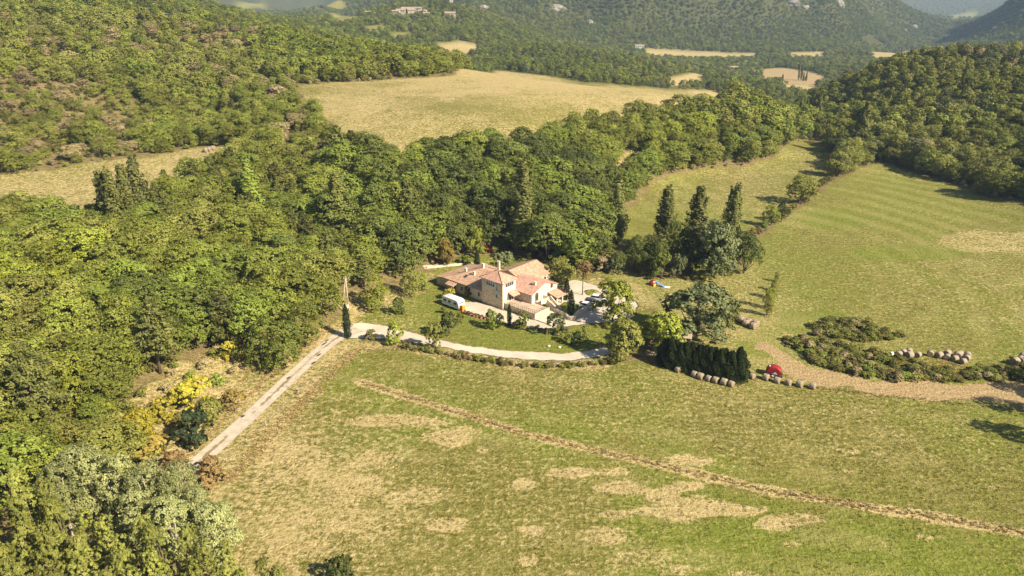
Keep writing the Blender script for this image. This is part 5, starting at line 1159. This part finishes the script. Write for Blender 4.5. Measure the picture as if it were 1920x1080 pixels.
# ------------------------------------------------------------------ single trees and shrubs, each by its foot
PX = plant_px
G_POP = 'tall poplars beyond the lawn'
PX('poplar_tree', 'poplar_0', 1155, 458, 336, 42, 'dark tall poplar, leftmost of the row beyond the lawn', 'poplar', G_POP)
PX('poplar_tree', 'poplar_1', 1243, 480, 350, 46, 'slim tall poplar standing alone against the small pasture', 'poplar', G_POP)
PX('poplar_tree', 'poplar_2', 1303, 478, 350, 48, 'slender tall poplar rising behind the grey willow clump', 'poplar', G_POP)
PX('poplar_tree', 'poplar_twin', 1378, 452, 340, 60, 'broad twin topped poplar at the end of the row', 'poplar', G_POP)
PX('poplar_tree', 'poplar_multi', 238, 440, 296, 92, 'broad many stemmed poplar clump before the narrow mown field', 'poplar')
PX('poplar_tree', 'poplar_1', 640, 452, 322, 54, 'tall poplar rising from the wood beside an orange tree', 'poplar')
PX('poplar_tree', 'poplar_0', 980, 470, 304, 50, 'dark poplar rising from the wood straight behind the farmhouse', 'poplar')
PX('poplar_tree', 'poplar_green', 476, 412, 300, 46, 'green poplar in the wood beside the narrow field end', 'poplar')
for i, (u, v, t, w) in enumerate([(1497, 236, 184, 14), (1519, 236, 178, 15), (1531, 234, 177, 15), (1508, 238, 186, 11)]):
    PX('poplar_tree', f'poplar_{i % 3}', u, v, t, w, f'small far poplar at the valley mouth, {ORD[i]} of four', 'poplar', 'far poplars at the valley mouth')
PX('poplar_tree', 'poplar_2', 1612, 285, 192, 26, 'tall poplar at the far end of the big pasture', 'poplar'); PX('poplar_tree', 'poplar_0', 1601, 285, 205, 18, 'slim poplar beside the tall one at the pasture end', 'poplar')
for i, (u, v, t) in enumerate([(1440, 127, 100), (1447, 126, 102), (1497, 150, 103), (1502, 150, 112), (1506, 152, 130), (1467, 151, 133), (1408, 158, 138), (1511, 152, 128), (1690, 100, 78)]):
    PX('poplar_tree', f'poplar_{i % 3}', u, v, t + 6, 4.5, f'tiny dark poplar in the far valley, {ORD[i]} counted from the golden field', 'poplar', 'tiny poplars in the far valley')
# clump right of the poplars
G_CL = 'trees in the clump beyond the lawn'
PX('willow_tree', 'fine_sage', 1333, 520, 412, 92, 'grey green willow in the clump beyond the lawn', 'willow', G_CL)
for u, v, t, w, k, lab in [(1394, 512, 434, 62, 'broad_dark_0', 'round dark tree at the pasture end of the clump'), (1368, 506, 440, 50, 'broad_deep_1', 'deep green tree behind the grey willow'), (1285, 505, 425, 46, 'broad_dark_1', 'dark tree between the slim poplars'), (1262, 500, 410, 36, 'broad_deep_2', 'deep green tree at the foot of the slim poplar'),
        (1218, 505, 438, 44, 'broad_dark_2', 'dark tree left of the slim poplar'), (1190, 508, 440, 46, 'broad_deep_0', 'deep green tree between poplar and lawn'), (1160, 510, 470, 36, 'broad_deep_1', 'small deep green tree at the foot of the dark poplar'), (1395, 475, 435, 40, 'broad_olive_1', 'olive tree behind the twin poplar'),
        (1320, 515, 452, 60, 'broad_dark_2', 'dark tree low behind the willow crown'), (1232, 512, 452, 50, 'broad_deep_1', 'deep green tree behind the rounded bush'), (1350, 512, 440, 60, 'broad_deep_2', 'deep green tree between willow and round dark tree'), (1205, 512, 470, 50, 'broad_dark_1', 'low dark tree at the lawn edge'), (1300, 512, 450, 50, 'broad_dark_0', 'dark undergrowth tree hidden behind the willow'), (1345, 490, 420, 44, 'broad_olive_2', 'olive tree beside the twin poplar')]:
    PX('clump_tree', k, u, v, t, w, lab, 'tree', G_CL)
for u, v, t, w, k, lab in [(1240, 524, 472, 42, 'shrub_green_0', 'rounded green bush at the lawn edge below the slim poplar'), (1268, 522, 474, 34, 'shrub_sage_0', 'greyish bush beside the rounded green bush'), (1318, 523, 492, 56, 'shrub_olive_1', 'low olive bush at the foot of the willow'), (1152, 512, 482, 34, 'shrub_sage_1', 'greyish bush at the lawn edge before the dark poplar'), (1125, 508, 480, 40, 'shrub_brown_0', 'brownish bush at the wood edge behind the lawn')]:
    PX('bush', k, u, v, t, w, lab, 'bush', 'bushes along the far lawn edge')
# round the house
PX('amber_tree', 'fine_amber', 838, 500, 446, 38, 'orange leaved tree beside the garden path', 'tree'); PX('lime_tree', 'fine_lime', 893, 484, 424, 40, 'bright green tree behind the farmhouse', 'tree')
for u, v, t, w, lab in [(895, 505, 468, 12, 'slim dark cypress behind the farmhouse chimneys'), (1062, 562, 521, 14, 'dark cypress beside the house gable'), (1070, 591, 543, 15, 'dark cypress standing in the round stone planter'), (955, 611, 569, 10, 'thin cypress before the tower'), (652, 633, 569, 17, 'tall dark cypress at the lane bend')]:
    PX('cypress_tree', f'cypress_{int(u) % 3}', u, v, t, w, lab, 'cypress', 'cypresses round the farm')
PX('bush', 'shrub_sage_0', 940, 508, 472, 50, 'big round grey green bush behind the farmhouse', 'bush')
PX('garden_tree', 'fine_olive', 1055, 534, 481, 58, 'brownish olive tree behind the house gable', 'tree'); PX('garden_tree', 'fine_rust', 1093, 518, 488, 32, 'pinkish thin crowned tree in the yard', 'tree', trunk=False)
x, y, z = hit(1092, 553); tt_ = bpy.data.objects.get('garden_tree.001') or None
if tt_:
    s_ = pxm(x, y, z); hh = (553 - 490) / (s_ * .92); tt_.location = (x, y, z); cr = [c for c in tt_.children][0]; me, tr, ph, pw = PROTO['fine_rust']
    tt_.scale = (1, 1, 1); cr.scale = (4.6 / pw, 4.6 / pw, hh * .6 / ph); cr.location = (0, 0, hh * .42); child('trunk', tubes_mesh('trunk', [([(0, 0, -.3), (0, 0, hh * .9)], [.15, .05])] + [([(0, 0, hh * .45), (a * .9, b_ * .9, hh * .75)], [.06, .02]) for a, b_ in ((1, .5), (-1, .6), (.2, -1), (-.6, -.8))], MAT['bark'], 6), tt_)
PX('garden_tree', 'fine_lime', 1147, 606, 524, 84, 'yellow green tree standing in the gravel turning circle', 'tree')
PX('garden_tree', 'fine_olive', 1165, 671, 596, 78, 'rounded light olive tree at the end of the curved drive', 'tree'); PX('garden_tree', 'fine_lime', 1240, 660, 586, 82, 'yellow green tree before the big willow', 'tree')
PX('willow_tree', 'fine_sage', 1303, 638, 538, 142, 'big spreading grey green willow above the conifer hedge', 'willow'); PX('willow_tree', 'fine_olive', 1364, 612, 558, 40, 'smaller olive willow leaning out from the big one', 'willow'); PX('garden_tree', 'broad_olive_0', 1205, 645, 600, 40, 'small olive tree between the two rounded garden trees', 'tree')
for u, v, t, w, k, lab in [(750, 590, 555, 27, 'shrub_dark_0', 'dark rounded bush on the upper lawn'), (739, 643, 601, 36, 'shrub_lime_0', 'yellow green bush at the lane side of the drive'), (839, 631, 585, 48, 'shrub_dark_1', 'big dark olive bush in the middle of the lawn'), (816, 657, 604, 36, 'shrub_olive_0', 'upright olive bush at the drive edge'),
        (864, 604, 585, 18, 'shrub_olive_1', 'small bush below the orange cabinet'), (920, 615, 580, 28, 'shrub_green_0', 'green bush at the yard edge before the tower'), (935, 614, 586, 22, 'shrub_dark_0', 'dark bush touching the green yard bush'), (979, 618, 582, 27, 'shrub_green_1', 'green bush between thin cypress and terrace'),
        (1045, 629, 586, 40, 'shrub_sage_0', 'grey green loose bush below the stone wall'), (1079, 649, 620, 20, 'shrub_cypress_0', 'clipped dark round bush on the lower lawn'), (1061, 640, 621, 24, 'shrub_olive_0', 'small olive bush beside the clipped dark one'), (1096, 634, 611, 26, 'shrub_olive_1', 'loose olive bush near the turning circle'),
        (845, 562, 540, 30, 'shrub_yellow_0', 'bright yellow bush behind the caravan'), (832, 588, 575, 15, 'shrub_green_0', 'tiny green bush on the upper lawn'), (877, 556, 536, 22, 'shrub_dark_1', 'dark creeper bush against the long wall'), (706, 580, 516, 54, 'broad_lime_0', 'yellow green tree at the wood edge above the lawn'),
        (790, 545, 508, 34, 'broad_oak_1', 'olive tree at the wood edge near the lean-to'), (770, 556, 500, 40, 'broad_olive_1', 'dull olive tree at the wood edge above the dark bush'), (872, 494, 478, 34, 'shrub_green_1', 'low green hedge bush behind the orange tree')]:
    big_ = k.startswith('broad'); PX('garden_tree' if big_ else 'bush', k, u, v, t, w, lab, 'tree' if big_ else 'bush', 'garden bushes' if not big_ else None)
# between the pastures
for u, v, t, w, k, lab in [(1570, 330, 291, 38, 'broad_sage_0', 'grey leaved tree on the line between the pastures'), (1588, 312, 262, 46, 'broad_olive_0', 'olive rounded tree at the top of the pasture line'), (1465, 416, 381, 26, 'broad_dark_1', 'lone dark tree on the line between the pastures'), (1555, 285, 258, 40, 'broad_deep_1', 'dark tree behind the olive rounded tree'), (1222, 288, 248, 44, 'broad_sage_1', 'pale grey half bare tree on the scarp')]:
    PX('field_tree', k, u, v, t, w, lab, 'tree', 'trees between the pastures')
for i, (u, v, t, w) in enumerate([(1437, 592, 548, 22), (1441, 578, 538, 20), (1446, 560, 530, 18), (1452, 545, 522, 13), (1456, 528, 510, 10)]):
    PX('young_tree', ('broad_olive_2', 'broad_lime_1', 'broad_oak_0')[i % 3], u, v, t, w, f'young tree on the short hedge strip in the pasture, {ORD[i]} from its near end', 'tree', 'young trees on the pasture strip')
# conifer hedge
p0 = np.array(hit(1248, 684)[:2]); p1 = np.array(hit(1388, 713)[:2])
for i in range(24):
    q = p0 + (p1 - p0) * i / 23 + np.array([0.3 * math.sin(i * 2.1), 0.5 * math.cos(i * 1.7)]); zz = zat1(*q)
    plant('hedge_conifer', f'thuja_{i % 3}', (q[0], q[1], zz - .1), 6.0 + .9 * math.sin(i * 1.9) * math.cos(i * .7) + (0.4 if i > 18 else 0), 3.5 + .5 * math.cos(i * 2.2), f'dark conifer in the tall clipped row above the bales, {ORD[i]} from the lane side', 'conifer', 'conifers of the tall hedge')
# lane side shrubs
for u, v, t, w, k, lab in [(262, 850, 768, 112, 'fine_yellow', 'large bright yellow bush on the bank above the lane'), (372, 768, 706, 84, 'shrub_yellow_1', 'bright yellow bush higher up the bank'), (434, 675, 638, 40, 'shrub_yellow_0', 'small golden bush below the dark wood'), (310, 790, 745, 60, 'shrub_yellow_0', 'golden bush between the two yellow ones'), (368, 838, 772, 72, 'shrub_cypress_1', 'dark evergreen bush beside the lane'),
        (270, 882, 822, 110, 'shrub_amber_0', 'rusty orange scrub below the yellow bush'), (396, 906, 858, 66, 'shrub_rust_0', 'reddish brown bush at the lower lane end'), (330, 884, 846, 52, 'shrub_rust_1', 'dark reddish bush between lane and yellow bush'), (150, 870, 790, 60, 'shrub_amber_1', 'orange scrub at the foot of the tall pine'),
        (440, 772, 730, 46, 'shrub_amber_0', 'brown scrub on the bank near the lane'), (400, 800, 748, 60, 'shrub_olive_0', 'olive scrub above the dark evergreen bush'), (200, 800, 745, 50, 'shrub_lime_0', 'yellow green scrub on the dry bank'), (645, 1092, 1046, 60, 'shrub_dark_0', 'dark bush at the bottom edge of the meadow'),
        (75, 905, 825, 90, 'broad_lime_2', 'yellow green tree behind the white poplars'), (20, 860, 730, 90, 'broad_olive_1', 'olive tree at the picture edge above the poplars')]:
    PX('bush' if 'tree' not in lab else 'field_tree', k, u, v, t, w, lab, 'bush' if 'tree' not in lab else 'tree', 'scrub on the bank above the lane')
PX('pine_tree', 'pine_2', 88, 835, 640, 100, 'tall pine with bare pale lower trunk on the bank', 'pine'); PX('pine_tree', 'pine_1', 300, 700, 560, 80, 'pine with visible trunk beside the dry bank', 'pine'); PX('pine_tree', 'pine_0', 425, 650, 545, 70, 'dark pine at the wood edge above the golden bush', 'pine')
PX('broadleaf_tree', 'broad_green_1', 520, 690, 592, 100, 'green oak at the wood edge overhanging the lane', 'tree'); PX('broadleaf_tree', 'broad_oak_2', 575, 650, 568, 80, 'olive oak at the wood edge near the lane bend', 'tree')
x, y, z = hit(564, 738); dt = tag(empty('dead_tree', (x, y, z)), 'small leafless dead tree beside the lane', 'tree'); child('trunk', tubes_mesh('trunk', bare_tubes(4, 5.2), MAT['bark_dead'], 4), dt)
x, y, z = hit(550, 560); 
# foreground poplars (feet below the picture)
def plant_top(name, key, u, vt, h, w, label, cat, group, z0=0.0):
    dx, ry, rz_ = ray(u, vt); zg = z0
    for _ in range(4):
        t = (zg + h - CAMZ) / rz_; xx, yy = dx * t, ry * t; zg = zat1(xx, yy)
    return plant(name, key, (xx, yy, zg - .1), h, w, label, cat, group)
G_W = 'white poplars in the corner'; G_G = 'golden green poplars in the corner'
for i, (u, v, h, w) in enumerate([(150, 836, 13, 8), (215, 850, 13, 7.5), (270, 866, 12.5, 7), (318, 872, 12, 6.5), (365, 905, 11, 6.5), (100, 870, 12, 7), (395, 950, 9.5, 6), (240, 920, 11, 7), (310, 930, 11, 7)]):
    plant_top('white_poplar', f'white_{i % 3}', u, v, h, w, f'silvery white poplar in the near corner, {ORD[i]} of the silvery ones', 'poplar', G_W)
for i, (u, v, h, w) in enumerate([(30, 885, 14, 5), (75, 905, 13.5, 4.6), (5, 930, 13, 4.6), (110, 930, 13, 4.4), (150, 942, 12.5, 4.2), (200, 955, 12.5, 4.2), (245, 968, 12, 4.0), (295, 980, 12, 4.0), (338, 992, 11.5, 3.8), (390, 1004, 11, 3.8), (432, 1018, 10, 3.6), (480, 1040, 8, 3.2), (515, 1052, 6.5, 2.8), (60, 985, 12, 4.4), (140, 1010, 11.5, 4.2), (215, 1020, 11, 4), (10, 1020, 12, 4.4), (290, 1035, 10, 4), (370, 1050, 9, 3.6), (100, 1050, 11, 4.2), (440, 1062, 7, 3.4), (-30, 960, 13, 4.6), (180, 1062, 10, 4), (-20, 1060, 11, 4.4)]):
    plant_top('golden_poplar', f'gpop_{i % 4}', u, v, h, w, f'golden green poplar in the near corner, {ORD[i]} of the golden ones', 'poplar', G_G)
# trees beyond the right edge of the picture; their shadows fall into it
for i, (u, v, h, w) in enumerate([(2015, 842, 11, 6), (2010, 792, 11, 6.5), (2020, 735, 10, 7), (2040, 760, 11, 7)]):
    x, y, z = hit(u, v); plant('field_tree', f'broad_oak_{i % 3}', (x, y, z), h, w, f'tree just outside the picture edge shading the meadow, {ORD[i]} of its row', 'tree', 'trees outside the picture edge')

# ------------------------------------------------------------------ uncountable growth
def tuft_mesh(name, seed, n, h, w, leaf):
    g = np.random.default_rng(seed); th = g.uniform(0, 6.28, n); rr = np.sqrt(g.uniform(0, 1, n)) * w * .35; base = np.stack([rr * np.cos(th), rr * np.sin(th), np.zeros(n)], 1)
    lean = g.uniform(.1, .6, n); hh = h * g.uniform(.55, 1.1, n); th2 = th + g.normal(size=n) * .7
    tip = base + np.stack([np.cos(th2) * lean * hh, np.sin(th2) * lean * hh, hh], 1); side = np.stack([-np.sin(th2), np.cos(th2), np.zeros(n)], 1) * (w * .09 * g.uniform(.6, 1.4, n))[:, None]
    mid = (base + tip) / 2 + np.array([0, 0, h * .1]); V = np.stack([base - side * .6, mid - side, tip, mid + side], 1)
    return leaf_mesh(name, V, np.repeat(g.uniform(0, 1, n), 4), LEAF[leaf])
def region_points(polys, density, g, excl=()):
    out = []
    for poly in polys:
        W3 = np.array([hit(u, v)[:2] for u, v in poly]); lo, hi = W3.min(0), W3.max(0); n_ = int((hi - lo).prod() * density)
        q = g.uniform(lo, hi, (n_, 2)); m_ = inside(q[:, 0], q[:, 1], W3); out.append(q[m_])
    q = np.concatenate(out)
    for e in excl: q = q[~inside(q[:, 0] / q[:, 1], np.log(q[:, 1]), REGP[e])]
    return q
def strip_points(pts, width, density, g):
    x, y, nx, ny, wd, t = strip('s', pts, width, None, 0, 0.5); n_ = int(t[-1] * np.mean(width) * density); k = g.uniform(0, len(x) - 1.001, n_).astype(int); o_ = g.normal(size=n_) * .27 * wd[k]
    return np.stack([x[k] + nx[k] * o_ + g.normal(size=n_) * .25, y[k] + ny[k] * o_ + g.normal(size=n_) * .25], 1)
def sc_plants(name, q, meshes, smin, smax, label, g, zs=(0.8, 1.25), sink=.05):
    n_ = len(q); P3 = np.stack([q[:, 0], q[:, 1], zat(q[:, 0], q[:, 1]) - sink], 1); rot = np.stack([g.normal(size=n_) * .06, g.normal(size=n_) * .06, g.uniform(0, 6.28, n_)], 1)
    s = g.uniform(smin, smax, (n_, 1)); scl = np.concatenate([s, s, s * g.uniform(*zs, (n_, 1))], 1)
    return scatter(name, P3, rot, scl, g.integers(0, len(meshes), n_), meshes, label)
gg = np.random.default_rng(9)
STRAW = [tuft_mesh(f'straw_tuft_{k}', 20 + k, 26, .7, 1.1, 'straw') for k in range(3)] + [tuft_mesh('rough_tuft', 24, 24, .6, .9, 'rough')]
TURF = [tuft_mesh(f'turf_tuft_{k}', 30 + k, 12, .17, .55, 'turf') for k in range(3)] + [tuft_mesh('turf_straw', 34, 12, .16, .5, 'rough')]
BRAM = [PROTO[f'shrub_{c}_{k}'][0] for c in ('bramble', 'olive', 'bramble', 'green', 'brown', 'bramble') for k in range(2)]
FENCE_LINE = [(675, 716), (760, 742), (900, 787), (1000, 817), (1150, 852), (1300, 887), (1450, 921), (1600, 946), (1750, 969), (1930, 1001)]
q = np.concatenate([strip_points(FENCE_LINE, [.7, 1.0, 1.1, 1.2, 1.1, 1.2, 1.2, 1.5, 1.8, 1.8], 7, gg), strip_points([(425, 905), (500, 822), (600, 722), (665, 660)], [2.6, 3, 3.2, 2.6], 8, gg), strip_points([(330, 870), (420, 785), (520, 690), (620, 612)], [2.2, 2.6, 2.6, 2], 5, gg),
     strip_points([(1532, 727), (1650, 742), (1780, 756), (1925, 769)], [.9] * 4, 4, gg), strip_points([(1408, 705), (1470, 716), (1530, 726)], [1.5] * 3, 5, gg), strip_points([(1300, 705), (1385, 722), (1420, 708)], [1.5] * 3, 5, gg), strip_points([(1438, 596), (1450, 560), (1458, 520), (1462, 508)], [.9] * 4, 7, gg),
     strip_points([(665, 655), (760, 652), (900, 676)], [1.6] * 3, 4, gg), region_points([[(1640, 690), (1760, 672), (1830, 690), (1760, 705), (1690, 705)]], 3, gg),
     region_points([[(300, 860), (235, 790), (330, 695), (400, 645), (450, 660), (480, 700)]], 2.2, gg)])
sc_plants('tall_grass', q, STRAW, .22, .48, 'tall straw coloured grass along fences and banks', gg)
q = np.concatenate([region_points([REG['meadow']], 1.5, gg), region_points([[(1100, 508), (1240, 686), (1530, 727), (1920, 764), (2100, 700), (2050, 480), (1640, 400), (1430, 440)]], .4, gg, ('track', 'yard', 'drive')), region_points([REG['lawn']], .7, gg, ('drive', 'yard'))])
_c = np.stack([q[:, 0], q[:, 1]], 1); q = q[fbm(q[:, 0] / 6, q[:, 1] / 6, 3) > 0.40]
hx = (q[:, 0] - fx) * e1.x + (q[:, 1] - fy) * e1.y; hy = (q[:, 0] - fx) * e2.x + (q[:, 1] - fy) * e2.y
q = q[~((hx > -24) & (hx < 15) & (hy > 0) & (hy < 20))]
sc_plants('grass', q, TURF, .45, 1.1, 'short tufted grass of meadow and pasture', gg, (.7, 1.2), .02)
BR = [[(1468, 638), (1510, 634), (1560, 642), (1650, 664), (1740, 686), (1770, 705), (1765, 716), (1640, 712), (1560, 694), (1500, 668)], [(1514, 610), (1560, 598), (1620, 600), (1650, 622), (1692, 628), (1690, 638), (1600, 640), (1530, 630)], [(1760, 698), (1930, 690), (1930, 716), (1760, 716)]]
q = np.concatenate([region_points(BR, .75, gg)])
sc_plants('bramble', q, BRAM, .55, 1.05, 'tangled dark bramble thicket beside the dirt track', gg, (.32, .65))
q = np.concatenate([strip_points([(752, 652), (820, 662), (900, 676), (990, 688), (1080, 688), (1150, 678)], [1.0] * 6, 3.2, gg), strip_points([(1556, 335), (1510, 372), (1470, 402), (1430, 428), (1402, 450)], [2.5] * 5, .35, gg), strip_points([(960, 612), (1000, 618), (1040, 628), (1080, 622)], [1.6] * 4, .7, gg), strip_points([(1100, 505), (1180, 515), (1290, 524), (1400, 512)], [1.6] * 4, .4, gg)])
sc_plants('undergrowth', q, [PROTO[f'shrub_{c}_{k}'][0] for c in ('olive', 'bramble', 'rust', 'brown', 'green') for k in range(2)], .28, .55, 'low mixed scrub along the drive and between pastures', gg, (.6, 1.1))
# scattered scrub under the woods and on bare slopes so that gaps read as growth
qx, qy = jgrid(100, 520, 4.2); aa_, ss_ = qx / qy, np.log(qy); o_ = np.zeros(len(qx), bool)
for k in OPEN:
    if k not in ('gap', 'bank', 'grass_patch', 'grass_island'): o_ |= inside(aa_, ss_, REGP[k])
qz = zat(qx, qy); qu, qv = project(qx, qy, qz); o_ |= (qy < 133) & (aa_ > -.36); o_ |= (qu > 1130) & (qv > 430) & (qy < 260)
q = np.stack([qx, qy], 1)[~o_]
sc_plants('shrubbery', q, [PROTO[f'shrub_{c}_{k}'][0] for c in ('olive', 'olive', 'brown', 'green', 'bramble') for k in range(2)], .5, 1.1, 'low scrub between the trees of the slopes', gg, (.6, 1.0))

# ------------------------------------------------------------------ air
def haze_box(x0, x1, y0, y1, z0, z1, dens):
    V, F = box_vf(x0, x1, y0, y1, z0, z1); m, nt, out = new_mat('haze_air'); vol = nt.nodes.new('ShaderNodeVolumePrincipled')
    vol.inputs['Color'].default_value = (0.50, 0.70, 1.0, 1); vol.inputs['Density'].default_value = dens; vol.inputs['Anisotropy'].default_value = 0.0
    nt.links.new(vol.outputs[0], out.inputs['Volume']); o = mesh_obj('haze', V, F, m); o['kind'] = 'stuff'; o['label'] = 'pale blue haze filling the valley'; return o
ztop = float(max(ZZ.max() + 40, 120)); print('relief', ZZ.min(), ZZ.max())
haze_box(-9700, 9700, -60, 7800, float(ZZ.min()) - 6, ztop, 0.00010)
SC.cycles.volume_step_rate = 10; SC.cycles.volume_max_steps = 64
print('done', time.time() - T0, len(bpy.data.objects))
